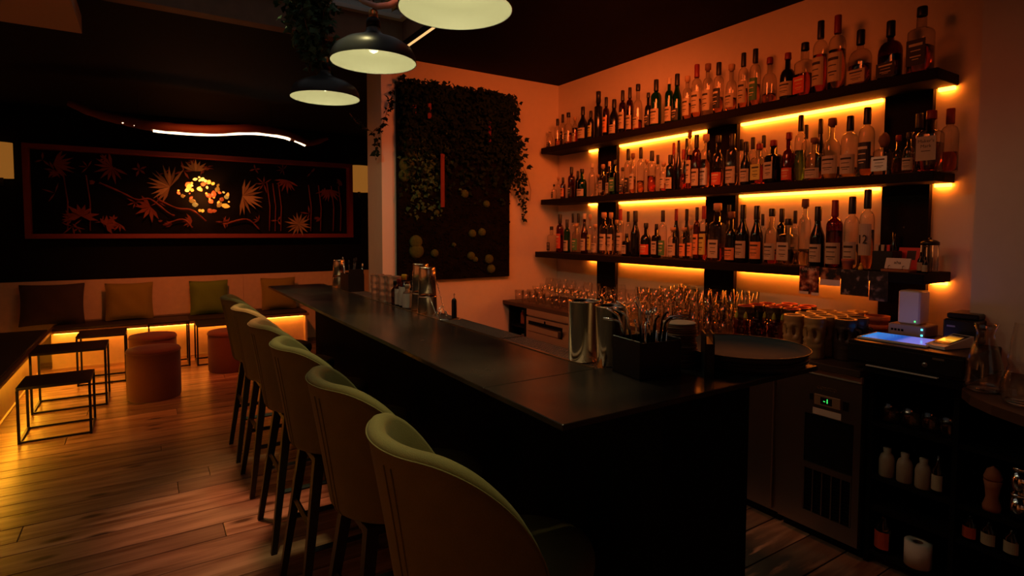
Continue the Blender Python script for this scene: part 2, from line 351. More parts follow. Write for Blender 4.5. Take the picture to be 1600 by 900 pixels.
def bottle_prof(ty, r, h):
    nk = min(r*.42, .0145); zc = h*.86
    if ty == 't': body, nz = .60, .73
    elif ty == 'r': body, nz = .46, .66
    elif ty == 's': body, nz, nk = .60, .68, min(r*.42, .018)
    elif ty == 'w': body, nz = .46, .74
    elif ty == 'j': body, nz = .66, .69; 
    elif ty == 'f': body, nz, nk, zc = .46, .66, .016, h*.74
    else: body, nz, nk, zc = .52, .62, .016, h*.66
    if ty == 'j': nk = r*.52
    p = [(r*.6, 0), (r*.93, .002), (r, .008), (r*(1.03 if ty in 'r' else 1), body*h*.5), (r, body*h)]
    for q in (.25, .5, .75):
        a = q*PI/2
        if ty == 'w': rr = r+(nk-r)*(1-math.cos(q*PI))/2
        else: rr = nk+(r-nk)*math.cos(a)
        zz = body+(nz-body)*(q if ty == 'w' else math.sin(a))
        p.append((rr, zz*h))
    p += [(nk, nz*h), (nk*.95, zc)]
    return p, body, nk, zc
COUNT = [0, 0, 0]
def bottle(s, y, h, r, row, spec):
    ty, g, lq, lb, cp = spec.split()
    COUNT[s] += 1; n = COUNT[s]
    zt = SH[s][0]; x = 3.035 if row == 0 else 3.128
    if s == 2 and row == 0: x = 3.0
    if ty == 's' or lb == '2': x -= .0
    lab = '%s %s bottle, %s, %s, %s from left on %s shelf' % (TW[ty], CW[g], LW[lb], PW[cp], ordinal(n), SN[s])
    t = thing('liquor_bottle', lab, 'bottle', (x, y, zt), random.uniform(-.25, .05), 'liquor bottles on the %s shelf' % SN[s])
    se = 5.0 if ty == 's' else (3.2 if ty in 'fb' else 2.0); n_ = 20 if se > 2 else 14
    sx = .62 if ty == 'f' else 1.
    p, body, nk, zc = bottle_prof(ty, r, h)
    obj('glass_body', MB().lathe(p, n_, se, sx, 1), GL[g], t)
    if lq != 'n' and g != 'k':
        lev = random.uniform(.45, .98) if lq != 'y' else random.uniform(.25, .6)
        top = body*h*lev
        ri = r-.0022
        obj('liquid', MB().lathe([(ri*.7, .006), (ri, .010), (ri, top*.5+.005), (ri, top)], n_, se, sx, 1), LQ[lq], t)
    ck = nk*1.16
    if ty == 'b': obj('stopper', MB().lathe([(nk, zc), (r*.45, zc+.012), (r*.62, zc+h*.14), (r*.52, zc+h*.25), (r*.2, h-.001), (0, h)], 14), CP[cp], t)
    elif ty == 'j': obj('cap', MB().lathe([(ck, zc-h*.1), (ck, h-.002), (ck*.9, h)], 14), CP[cp], t)
    else:
        z0 = zc-(h*.10 if cp in 'kr' and ty in 'tw' else 0.0)
        if cp in 'bw': prof = [(nk*.9, zc-.002), (nk*.9, zc+.006), (nk*1.45, zc+.008), (nk*1.45, h-.003), (nk*1.3, h)]
        else: prof = [(ck, z0), (ck*1.03, z0+.003), (ck, h-.003), (ck*.9, h)]
        obj('cap', MB().lathe(prof, 12), CP[cp], t)
    if lb != 'n':
        hb = body*h; z0, z1 = (hb*.18, hb*.82) if random.random() < .6 else (hb*.10, hb*.62)
        if lb in 'M2': z0, z1 = (hb*.30, hb*.95)
        w2 = 1.15
        if se > 2:
            L = MB().box((-r*sx*1.0-.0016, -r*.86, z0), (-r*sx*.985, r*.86, z1)); xf = -r*sx-.0018
            if lb == 'M': z0 = hb*.2
        else:
            L = MB().arcpatch(r*(1.03 if ty == 'r' else 1.0)+.0004, z0, z1, PI-w2, PI+w2, 8); xf = -r-.0022
        lo = obj('label', L, LB[lb], t)
        if lb == 'M':
            text('lettering', "Maker's", .021, M_INK, lo, face_minus_x(xf, 0, z1-.022)); text('lettering', "Mark", .021, M_INK, lo, face_minus_x(xf, 0, z1-.045))
            obj('print', MB().box((xf, -r*.4, z1-.068), (xf+.0008, r*.4, z1-.065)), M_INK, lo); t.rotation_euler = (0, 0, 0)
        elif lb == '2':
            text('lettering', "12", .062, M_INK, lo, face_minus_x(xf, 0, (z0+z1)/2), .0012, .8); t.rotation_euler = (0, 0, -.1)
        else:   # printed lines on the label
            ink = M_GOLD if lb in 'kgr' else M_INK
            hz = (z1-z0); b = MB()
            for q, wq, th in ((.74, .62, .10), (.55, .45, .035), (.32, .5, .045), (.22, .3, .03)):
                if se > 2: b.box((xf, -r*wq, z0+hz*q), (xf+.0008, r*wq, z0+hz*(q+th)))
                else: b.arcpatch(r*(1.03 if ty == 'r' else 1.0)+.0011, z0+hz*q, z0+hz*(q+th), PI-w2*wq, PI+w2*wq, 6, .0003)
            obj('print', b, ink, lo)
    return t
BOTTLES = '''
0 4.105 0.164 0.0304 0 r c n k c
0 4.041 0.298 0.0252 1 t c n k k
0 3.994 0.241 0.0258 0 t c a n k
0 3.842 0.269 0.0348 0 r c a s k
0 3.754 0.216 0.0238 0 t c r c w
0 3.652 0.283 0.0430 0 w k n c k
0 3.552 0.233 0.0252 0 t k n y k
0 3.462 0.369 0.0324 0 j k n n k
0 3.371 0.307 0.0257 0 t b n o k
0 3.280 0.272 0.0384 0 w k n c k
0 3.189 0.322 0.0282 0 t b r c k
0 3.113 0.328 0.0261 0 t b a c k
0 3.030 0.335 0.0332 0 r c r c k
0 2.928 0.253 0.0252 0 r k n k k
0 2.854 0.329 0.0380 0 t g n c k
0 2.735 0.315 0.0292 0 t g a c c
0 2.666 0.326 0.0326 0 w g n k k
0 2.579 0.292 0.0301 0 t c a c w
0 2.503 0.350 0.0333 0 t c a c r
0 2.416 0.333 0.0319 0 t c n c b
0 2.334 0.322 0.0320 0 t c a k k
0 2.241 0.287 0.0331 0 r c a c w
0 2.159 0.335 0.0290 0 t c a c k
0 2.080 0.338 0.0318 0 t c a g k
0 1.987 0.265 0.0392 0 r c a n r
0 1.877 0.263 0.0397 0 r k n c r
0 1.780 0.292 0.0418 0 s c r r k
0 1.696 0.383 0.0362 0 t c r c k
0 1.608 0.385 0.0412 0 t c a c r
0 1.493 0.277 0.0520 0 f c r c k
0 1.356 0.280 0.0520 0 f b r k k
0 1.226 0.305 0.0460 0 s c r k k
1 4.099 0.204 0.0216 1 t c n n w
1 4.038 0.133 0.0199 0 s c n k k
1 3.910 0.184 0.0225 0 t b n o k
1 3.824 0.238 0.0236 1 t k n n k
1 3.794 0.264 0.0305 0 t b n k k
1 3.656 0.235 0.0413 0 r g n c k
1 3.566 0.187 0.0226 1 r c n c w
1 3.531 0.268 0.0266 0 t c n n c
1 3.399 0.247 0.0252 0 s c y c w
1 3.325 0.263 0.0218 0 s c n c c
1 3.268 0.269 0.0316 0 s g n g k
1 3.217 0.354 0.0292 1 t c n k k
1 3.180 0.204 0.0227 0 r c a k k
1 3.072 0.297 0.0244 0 t c a c b
1 3.023 0.254 0.0222 1 t c n n w
1 2.992 0.331 0.0276 0 t c a n k
1 2.915 0.275 0.0217 1 t c n n k
1 2.884 0.294 0.0306 0 t c r n k
1 2.773 0.201 0.0251 0 t c r c w
1 2.768 0.343 0.0201 1 w b n n r
1 2.724 0.355 0.0205 1 w k n n k
1 2.715 0.247 0.0295 0 t k n c k
1 2.655 0.359 0.0206 1 w k n c k
1 2.600 0.270 0.0234 0 t c r n r
1 2.551 0.391 0.0217 0 t c r c b
1 2.495 0.353 0.0293 0 t b n c k
1 2.420 0.346 0.0337 0 t c a s w
1 2.325 0.326 0.0377 0 r c a r k
1 2.227 0.297 0.0249 1 t c n n k
1 2.223 0.322 0.0368 0 t c y c k
1 2.147 0.298 0.0244 1 t c n n k
1 2.128 0.261 0.0300 0 w k n c k
1 2.074 0.300 0.0240 1 t c n n k
1 2.039 0.238 0.0367 0 s c r y r
1 1.950 0.247 0.0387 0 s k n c r
1 1.858 0.278 0.0340 0 r d r r r
1 1.814 0.323 0.0224 1 t c n n k
1 1.791 0.362 0.0297 0 t c g n k
1 1.733 0.343 0.0247 1 w k n n k
1 1.712 0.229 0.0431 0 r c a c b
1 1.620 0.318 0.0432 0 r c y c b
1 1.530 0.315 0.0403 0 t c y c k
1 1.449 0.343 0.0358 0 t c a k k
1 1.368 0.209 0.0416 0 b c n s b
1 1.345 0.200 0.0252 1 r c r n r
1 1.259 0.193 0.0243 0 r c a c k
1 1.257 0.291 0.0327 1 t c n n k
1 1.172 0.280 0.0460 0 s c r M r
1 1.132 0.293 0.0353 1 t c r n r
2 4.024 0.225 0.0326 0 s c n k k
2 3.903 0.328 0.0328 0 t d r r k
2 3.887 0.338 0.0218 1 t c n n k
2 3.812 0.337 0.0258 1 t c n n k
2 3.805 0.283 0.0280 0 t g n c k
2 3.684 0.248 0.0332 0 t c n g w
2 3.577 0.329 0.0301 0 w b n c c
2 3.508 0.319 0.0221 0 t c n y w
2 3.446 0.240 0.0279 0 r c n c w
2 3.342 0.331 0.0335 0 t c y c w
2 3.334 0.274 0.0237 1 t c n n w
2 3.263 0.329 0.0269 0 t c y c w
2 3.208 0.338 0.0231 1 t c r n k
2 3.159 0.353 0.0271 0 t c n c r
2 3.092 0.169 0.0268 0 s k n c k
2 3.003 0.334 0.0346 0 w k n n k
2 2.897 0.245 0.0393 0 r k n r k
2 2.798 0.237 0.0264 0 s k n c k
2 2.740 0.330 0.0280 0 t c n g k
2 2.735 0.343 0.0246 1 w k n n r
2 2.649 0.213 0.0319 0 t c n c w
2 2.643 0.340 0.0241 1 w k n n k
2 2.555 0.212 0.0292 0 t c n o w
2 2.500 0.225 0.0214 0 t c n o w
2 2.452 0.342 0.0225 0 t b n o k
2 2.397 0.349 0.0278 0 t c r y r
2 2.305 0.356 0.0238 1 t c n n k
2 2.294 0.362 0.0416 0 s c r c w
2 2.193 0.307 0.0341 0 r k n o b
2 2.113 0.346 0.0398 0 w k n c k
2 2.068 0.293 0.0193 1 t c n n k
2 2.021 0.337 0.0358 0 w k n o k
2 1.946 0.322 0.0281 1 t k n n k
2 1.926 0.318 0.0365 0 r c r c k
2 1.864 0.307 0.0214 1 t c n c k
2 1.825 0.259 0.0444 0 s c y c k
2 1.733 0.364 0.0305 0 t c y n b
2 1.662 0.321 0.0365 0 w k n c k
2 1.574 0.351 0.0400 0 t d r c r
2 1.489 0.365 0.0346 0 t c y c k
2 1.417 0.397 0.0333 0 t c a 2 k
'''
for ln in BOTTLES.strip().split('\n'):
    q = ln.split(' ', 5); bottle(int(q[0]), float(q[1]), float(q[2]), float(q[3]), int(q[4]), q[5])
# ================================================================ BAR
def stone():
    mt, nt, b = new_mat('dark_stone_bar_top'); N = nt.nodes; L = nt.links
    tc = N.new('ShaderNodeTexCoord'); n1 = N.new('ShaderNodeTexNoise'); n1.inputs['Scale'].default_value = 3.5; n1.inputs['Detail'].default_value = 8; L.new(tc.outputs['Object'], n1.inputs[0])
    r = N.new('ShaderNodeValToRGB'); e = r.color_ramp.elements; e[0].position = .35; e[0].color = (.014, .013, .013, 1); e[1].position = .75; e[1].color = (.060, .040, .032, 1); L.new(n1.outputs[0], r.inputs[0]); L.new(r.outputs[0], b.inputs['Base Color'])
    r2 = N.new('ShaderNodeMapRange'); r2.inputs[3].default_value = .16; r2.inputs[4].default_value = .32; L.new(n1.outputs[0], r2.inputs[0]); L.new(r2.outputs[0], b.inputs['Roughness'])
    n2 = N.new('ShaderNodeTexNoise'); n2.inputs['Scale'].default_value = 60; L.new(tc.outputs['Object'], n2.inputs[0])
    bp = N.new('ShaderNodeBump'); bp.inputs['Strength'].default_value = .06; bp.inputs['Distance'].default_value = .002; L.new(n2.outputs[0], bp.inputs['Height']); L.new(bp.outputs[0], b.inputs['Normal'])
    return mt
MST = stone()
bt = thing('bar_counter', 'long black stone-topped bar with six green stools along it', 'bar counter', (.9, 2.5, 0))
def bo(name, a, b, mt, par=bt, r=None):
    o = (.9, 2.5, 0); A = [a[i]-o[i] for i in range(3)]; B = [b[i]-o[i] for i in range(3)]
    return obj(name, MB().bbox(A, B, r) if r else MB().box(A, B), mt, par)
bo('counter_slab', (.675, 1.175, 1.086), (1.022, 4.085, 1.1), MST, r=.0015)
bo('counter_slab', (.675, .865, 1.086), (1.585, 1.1735, 1.1), MST, r=.0015)
bo('front_panel', (.98, .92, 0), (1.02, 4.05, 1.0855), M_BLACK)
bo('end_panel', (.98, .885, 0), (1.30, .9195, 1.0855), M_BLACK)
bo('end_panel', (.98, 4.051, 0), (1.30, 4.08, 1.0855), M_BLACK)
bo('bracket', (1.285, .9205, .85), (1.30, 1.17, 1.0855), M_BLKMET)
bo('cabinet_shelf', (1.021, .9205, .82), (1.284, 4.05, .85), M_STEEL)
bo('cabinet_shelf', (1.021, .9205, .12), (1.284, 4.05, .15), M_BLACK)
bo('edge_trim', (1.0225, 1.175, 1.076), (1.028, 4.05, 1.1025), mat('bright_metal_edge', (.75, .60, .40), .25, 1.), r=None)
bo('rail_base', (1.029, 1.175, 1.068), (1.145, 4.05, 1.0885), M_BLKMET)
# perforated drip trays on the service rail
M_DRIP = mat('dark_steel_drip_tray', (.42, .38, .36), .38, .9)
ys = [1.18, 1.70, 2.19, 2.72, 3.3, 3.9]
for i in range(5):
    y0, y1 = ys[i]+.003, ys[i+1]-.003; t = thing('drip_tray', '%s of five perforated drip trays along the bar rail, counted from the near end' % ORD[i], 'drip tray', (1.087, (y0+y1)/2, 1.0885), 0, 'drip trays on the bar rail')
    h = (y1-y0)/2
    obj('tray_plate', MB().box((-.055, -h, 0), (.055, h, .0035)), M_DRIP, t)
    b = MB(); n = int(h*2/.0125)
    for k in range(n):
        yy = -h+.008+k*(2*h-.016)/(n-1)
        for xx in range(7): 
            cx = -.045+xx*.015
            b.box((cx-.005, yy-.0032, .0035), (cx+.005, yy+.0032, .0062))
    o = obj('raised_nubs', b, M_DRIP, t); o['kind'] = 'stuff'
    obj('frame', MB().box((-.0565, -h, .0), (-.0552, h, .007)).box((.0552, -h, 0), (.0565, h, .007)).box((-.055, -h, .0036), (.055, -h+.003, .008)), M_STEEL, t)
# ================================================================ BAR STOOLS
def velvet():
    mt, nt, b = new_mat('olive_green_velvet'); N = nt.nodes; L = nt.links
    tc = N.new('ShaderNodeTexCoord'); n1 = N.new('ShaderNodeTexNoise'); n1.inputs['Scale'].default_value = 420; n1.inputs['Detail'].default_value = 3; L.new(tc.outputs['Object'], n1.inputs[0])
    n2 = N.new('ShaderNodeTexNoise'); n2.inputs['Scale'].default_value = 14; n2.inputs['Detail'].default_value = 4; L.new(tc.outputs['Object'], n2.inputs[0])
    r = N.new('ShaderNodeMixRGB'); r.inputs[1].default_value = (.14, .115, .035, 1); r.inputs[2].default_value = (.31, .26, .085, 1); 
    ml = N.new('ShaderNodeMath'); ml.operation = 'ADD'; m5 = N.new('ShaderNodeMath'); m5.operation = 'MULTIPLY'; m5.inputs[1].default_value = .5
    L.new(n1.outputs[0], ml.inputs[0]); L.new(n2.outputs[0], ml.inputs[1]); L.new(ml.outputs[0], m5.inputs[0]); L.new(m5.outputs[0], r.inputs[0]); L.new(r.outputs[0], b.inputs['Base Color'])
    b.inputs['Roughness'].default_value = .85; b.inputs['Sheen Weight'].default_value = .05; b.inputs['Sheen Roughness'].default_value = .4
    bp = N.new('ShaderNodeBump'); bp.inputs['Strength'].default_value = .35; bp.inputs['Distance'].default_value = .002; L.new(n1.outputs[0], bp.inputs['Height']); L.new(bp.outputs[0], b.inputs['Normal'])
    return mt
VEL = velvet()
def sst(a, b, x): x = min(max((x-a)/(b-a), 0), 1); return x*x*(3-2*x)
def rim_h(a): # a = degrees from the back
    a = abs(a); return 1.045-.340*min(max((a-30)/76, 0), 1)**2.1
def stool_parts():
    N = 64; A = 113.
    v = []; prof_n = 0
    def section(adeg):
        a = math.radians(adeg); h = rim_h(adeg); k = (h-.70)/.345
        Ro = .207+.058*k
        pts = [(.03, .608), (.13, .610), (.170, .617), (.192, .630), (.203, .648)]
        for q in (.25, .5, .75, .93): pts.append((.206+(Ro-.206)*q**1.15, .648+(h-.022-.648)*q))
        pts += [(Ro+.002, h-.014), (Ro-.004, h-.004), (Ro-.019, h), (Ro-.034, h-.005), (Ro-.041, h-.017)]
        for q in (.25, .5, .75, 1.): pts.append((Ro-.043-(Ro-.043-.160)*q**1.3, (h-.022)+(.655-(h-.022))*q))
        return [(-r*math.cos(a), r*math.sin(a), z) for r, z in pts]
    b = MB(); S = [section(-A+2*A*i/N) for i in range(N+1)]; n = len(S[0])
    vs = [p for s_ in S for p in s_]; fs = []
    for i in range(N):
        for j in range(n-1): fs.append((i*n+j, i*n+j+1, (i+1)*n+j+1, (i+1)*n+j))
    b.add(vs, fs, True); b.add(S[0], [tuple(range(n))], False); b.add(S[-1], [tuple(range(n-1, -1, -1))], False)
    shell = b.mesh('backrest_shell', VEL)
    cu = MB(); pr = [(.02, .612), (.165, .613), (.180, .625), (.190, .650), (.190, .672), (.184, .688), (.165, .698), (.10, .704), (0, .705)]
    cu.lathe(pr, 40, sx=1.30, c=(.052, 0, 0)); seat = cu.mesh('seat_cushion', VEL)
    pip = MB()
    def seam(ad):
        s_ = section(ad); return [(p[0]*1.004, p[1]*1.004, p[2]) for p in s_[2:9]]
    pips = [MB().tube(seam(a_), .0022, 5).mesh('piping', VEL) for a_ in (-8, -14)]
    e = MB(); rp = []
    for i in range(N+1):
        s_ = S[i][9]; rp.append((s_[0]*1.004, s_[1]*1.004, s_[2]))
    edge = e.tube(rp, .0020, 5).mesh('rim_piping', VEL)
    legs = []
    for sx in (-1, 1):
        for sy in (-1, 1):
            T = Vector((sx*.12, sy*.115, .612)); F = Vector((sx*.205, sy*.185, 0)); L = MB()
            for (c, wd) in ((T, .019), (F, .0125)): L.v += [tuple(c+Vector((a*wd, b_*wd, 0))) for a, b_ in ((-1,-1),(1,-1),(1,1),(-1,1))]
            for q in [(3,2,1,0),(4,5,6,7)][::-1]+[(i, 4+i, 4+(i+1) % 4, (i+1) % 4) for i in range(4)]: L.f.append(list(q)); L.sm.append(False)
            legs.append(L.mesh('leg', M_BLKWOOD))
    def at(sx, sy, z): k = 1-z/.612; return Vector((sx*(.12+.085*k), sy*(.115+.07*k), z))
    st = []
    for z, p, q in ((.30, (1,-1), (1,1)), (.345, (-1,-1), (-1,1)), (.265, (-1,-1), (1,-1)), (.265, (-1,1), (1,1))):
        a, c = at(*p, z), at(*q, z); d = (c-a).normalized()*.014
        st.append(MB().tube([a+d, c-d], .0115, 4).mesh('footrest', M_BLKWOOD))
    fr = MB().box((-.14, -.135, .585), (.14, .135, .6085)).mesh('seat_frame', M_BLKWOOD)
    return shell, seat, pips, edge, legs, st, fr
SP = stool_parts()
def stool(x, y, rz, label):
    t = thing('bar_stool', label, 'bar stool', (x, y, 0), rz, 'green bar stools along the bar')
    obj('backrest_shell', SP[0], None, t); obj('seat_cushion', SP[1], None, t)
    for m_ in SP[2]: obj('piping', m_, None, t)
    obj('rim_piping', SP[3], None, t)
    for m_ in SP[4]: obj('leg', m_, None, t)
    for m_ in SP[5]: obj('footrest', m_, None, t)
    obj('seat_frame', SP[6], None, t)
SY = [1.14, 1.71, 2.32, 2.89, 3.53, 4.10]
SLB = ['nearest green velvet bar stool with its seat in view, cut by bottom edge', 'second green velvet bar stool from the near end of the bar', 'third green velvet bar stool from the near end of the bar',
       'fourth green velvet bar stool from the near end, third from the far end', 'second farthest green velvet bar stool, beside the last one', 'farthest green velvet bar stool, at the far end of the bar']
for i, y in enumerate(SY): stool(.655, y, [0, .0, 0, .0, 0, .0][i], SLB[i])
# ================================================================ BACK COUNTER
CT = .87
tag(obj('back_counter_top', MB().bbox((2.60, 1.235, CT-.03), (XW-.002, 4.195, CT), .002), mat('dark_worktop', (.05, .032, .022), .4)), 'dark worktop below the bottle shelves carrying glasses and mugs', 'worktop')
bf = MB
fr = thing('bottle_fridge', 'steel undercounter fridge unit with green digital display and black grille', 'fridge', (2.65, 1.435, 0))
def fo(name, a, b, mt, par, o, r=None):
    A = [a[i]-o[i] for i in range(3)]; B = [b[i]-o[i] for i in range(3)]
    return obj(name, MB().bbox(A, B, r) if r else MB().box(A, B), mt, par)
o_ = (2.65, 1.435, 0)
fo('cabinet', (2.66, 1.245, .05), (3.19, 1.625, .838), M_STEEL, fr, o_)
fo('plinth', (2.69, 1.25, 0), (3.15, 1.62, .05), M_BLACK, fr, o_)
fo('front_frame', (2.645, 1.245, .055), (2.66, 1.275, .80), M_STEEL, fr, o_)
fo('front_frame', (2.645, 1.50, .055), (2.66, 1.625, .80), M_STEEL, fr, o_)
fo('front_frame', (2.645, 1.275, .055), (2.66, 1.50, .135), M_STEEL, fr, o_)
fo('control_panel', (2.645, 1.275, .61), (2.66, 1.50, .80), M_STEEL, fr, o_)
fo('top_lip', (2.635, 1.245, .803), (2.66, 1.625, .8385), mat('pale_steel_lip', (.70, .62, .55), .4, .5), fr, o_, .004)
fo('black_window', (2.649, 1.276, .375), (2.6595, 1.499, .609), mat('black_gloss_panel', (.008, .008, .008), .12), fr, o_)
fo('crossbar', (2.643, 1.276, .345), (2.6595, 1.499, .374), M_STEEL, fr, o_)
for k in range(6): fo('grille_bar', (2.647, 1.278+k*.0435, .137), (2.656, 1.2835+k*.0435, .343), M_STEEL, fr, o_)
fo('grille_back', (2.657, 1.276, .136), (2.6597, 1.499, .344), M_BLACK, fr, o_)
for k in range(12): fo('louvre', (2.652, 1.284, .145+k*.0165), (2.6565, 1.494, .151+k*.0165), M_BLKMET, fr, o_)
db = fo('display_bezel', (2.640, 1.335, .662), (2.6449, 1.455, .713), mat('bronze_bezel', (.55, .35, .22), .35, .6), fr, o_, .0015)
fo('display_screen', (2.6385, 1.372, .672), (2.6395, 1.425, .704), M_BLKPLA, db, o_)
text('display_digits', '-1', .028, emit('green_led_digits', (.05, 1., .12), 1.6), db, face_minus_x(-.0118, -.045+.008, .688), .0004, 1.2)
fo('power_switch', (2.641, 1.300, .665), (2.6449, 1.325, .708), M_BLKPLA, fr, o_, .001)
fo('lock_plate', (2.641, 1.463, .680), (2.6449, 1.478, .710), M_BLKPLA, fr, o_, .001)
fo('rating_plate', (2.6425, 1.330, .615), (2.6449, 1.462, .646), mat('pale_metal_plate', (.62, .52, .45), .5), fr, o_, .0008)
text('nameplate_lettering', 'CORECO', .020, mat('gold_metal_lettering', (.75, .50, .20), .3, 1.), fr, face_minus_x(-.0056, -.035, .745), .001, 1.1)
def door_unit(y0, y1, label):
    t = thing('fridge_cabinet', label, 'cabinet', (2.65, (y0+y1)/2, 0)); o = (2.65, (y0+y1)/2, 0)
    fo('cabinet', (2.665, y0, .05), (3.19, y1, .838), M_STEEL, t, o); fo('plinth', (2.69, y0+.005, 0), (3.15, y1-.005, .05), M_BLACK, t, o)
    d = fo('door', (2.645, y0+.03, .06), (2.664, y1-.006, .77), M_STEEL, t, o, .003)
    fo('handle', (2.638, y0+.05, .772), (2.66, y1-.03, .795), mat('pale_steel_lip', (.7, .6, .5), .4), d, o, .003)
door_unit(1.635, 2.10, 'steel fridge cabinet door behind the bar end, left of the grille unit')
door_unit(2.11, 2.70, 'steel fridge cabinet hidden behind the middle of the bar'); door_unit(2.71, 3.30, 'steel fridge cabinet beside the oven, hidden behind the shaker tins')
ov = thing('glass_washer', 'steel undercounter glass washer with wide bar handle below the coupe glasses', 'dishwasher', (2.65, 3.61, 0)); o_ = (2.65, 3.61, 0)
fo('cabinet', (2.67, 3.315, .04), (3.19, 3.905, .838), M_STEEL, ov, o_); fo('plinth', (2.70, 3.33, 0), (3.15, 3.89, .04), M_BLACK, ov, o_)
fo('control_panel', (2.655, 3.315, .775), (2.669, 3.905, .835), M_STEEL, ov, o_, .002)
dd = fo('door', (2.645, 3.325, .10), (2.669, 3.895, .768), M_STEEL, ov, o_, .003)
fo('handle', (2.612, 3.41, .655), (2.644, 3.85, .71), M_STEEL, dd, o_, .006); fo('handle_recess', (2.6442, 3.40, .645), (2.6449, 3.86, .735), M_BLACK, dd, o_)
fo('badge', (2.6435, 3.62, .735), (2.6449, 3.64, .755), M_BLACK, dd, o_)
cs = thing('open_cabinet', 'narrow black open cabinet at the left end of the worktop', 'cabinet', (2.65, 4.05, 0)); o_ = (2.65, 4.05, 0)
fo('side_panel', (2.65, 4.15, 0), (3.19, 4.17, .838), M_BLACK, cs, o_); fo('side_panel', (2.65, 3.915, 0), (3.19, 3.93, .838), M_BLACK, cs, o_)
for z in (.05, .45, .66): fo('shelf', (2.66, 3.931, z-.01), (3.19, 4.149, z+.005), M_BLACK, cs, o_)
fo('back_panel', (3.17, 3.931, .06), (3.19, 4.149, .838), M_BLACK, cs, o_)
for k, (z, dy) in enumerate([(.665, -.05), (.665, .03), (.455, -.05), (.455, .03)]):
    t = thing('jar', 'small reddish jar in the open cabinet, %s shelf %s' % (['upper', 'upper', 'lower', 'lower'][k], ['right', 'left'][k % 2]), 'jar', (2.75, 4.05+dy, z), 0, 'jars in the open cabinet')
    obj('jar_body', MB().lathe([(.026, 0), (.031, .01), (.031, .09), (.022, .11)], 14), mat('red_orange_glaze', (.6, .14, .05), .35), t)
    obj('lid', MB().lathe([(.024, .11), (.024, .125)], 14), M_STEEL, t)
# black shelving and till cabinet at right
sh = thing('open_shelving', 'black open shelving under the till, holding bottles and rolls', 'shelving', (2.68, .60, 0)); o_ = (2.68, .60, 0)
for y in (1.215, .90, .42, -.10): fo('side_panel', (2.68, y, 0), (2.974, y+.018, .8645), M_BLACK, sh, o_)
fo('back_panel', (2.975, -.10, .02), (2.995, 1.215, .8645), M_BLACK, sh, o_)
for z in (.06, .26, .40, .64):
    for (a, b) in ((.919, 1.214), (.439, .899), (-.081, .419)): fo('shelf', (2.685, a, z-.018), (2.974, b, z), M_BLACK, sh, o_)
fo('top_board', (2.62, .86, .87), (3.19, 1.232, .898), M_BLACK, sh, o_)
# curved dark side table top
tp = MB(); pts = [(2.99, -.35), (2.99, .858)] + [(2.62-.0, .858)] + [(2.62-.42*math.sin(a)*1.0-.02, .858-.9*(1-math.cos(a))) for a in [PI/2*k/8 for k in range(1, 9)]] + [(2.2, -.35)]
n = len(pts); tp.add([(x, y, .866) for x, y in pts]+[(x, y, .90) for x, y in pts], [tuple(range(n-1, -1, -1)), tuple(range(n, 2*n))]+[(i, (i+1) % n, n+(i+1) % n, n+i) for i in range(n)])
ct = thing('curved_side_counter', 'dark wood side counter with rounded edge holding the glass carafe', 'counter', (0, 0, 0))
obj('counter_top', tp, mat('dark_brown_counter', (.07, .035, .022), .35, bump=.1), ct); obj('support_post', MB().lathe([(.03, 0), (.03, .8655)], 12, c=(2.45, -.15, 0)), M_BLKMET, ct)
# ================================================================ GLASSES ON THE BACK COUNTER
TG = thin_glass('clear_drinking_glass', (.985, .97, .95), .72, .08)
def coupe(h, r):
    return MB().lathe([(r*.62, 0), (r*.60, .002), (.006, .006), (.0035, .012), (.0035, h*.52), (.010, h*.56), (r*.62, h*.66), (r*.93, h*.80), (r, h)], 16, cap=False)
def rocks(h, r): return MB().lathe([(0, .001), (r*.86, 0), (r*.9, .004), (r, h), (r-.002, h), (r*.88, .012), (0, .012)], 16, cap=False)
def wine(h, r):
    return MB().lathe([(r*.8, 0), (r*.78, .002), (.006, .006), (.0035, .012), (.0035, h*.42), (.012, h*.46), (r*.75, h*.58), (r, h*.74), (r*.93, h*.88), (r*.80, h)], 16, cap=False)
def flute(h, r): return MB().lathe([(r*.9, 0), (.005, .004), (.004, h*.3), (r*.6, h*.42), (r, h*.7), (r*.95, h)], 14, cap=False)
GK = {'coupe': [coupe(.15, .047).mesh('stemmed_coupe', TG), coupe(.135, .05).mesh('stemmed_coupe', TG)], 'tumbler': [rocks(.095, .040).mesh('tumbler', TG)],
      'wine': [wine(.19, .040).mesh('wine_glass', TG)], 'highball': [rocks(.145, .032).mesh('highball', TG)], 'flute': [flute(.20, .026).mesh('flute', TG)]}
xs = [2.70, 2.80, 2.90, 3.00, 3.10]; RN = ['front', 'second', 'third', 'fourth', 'back']
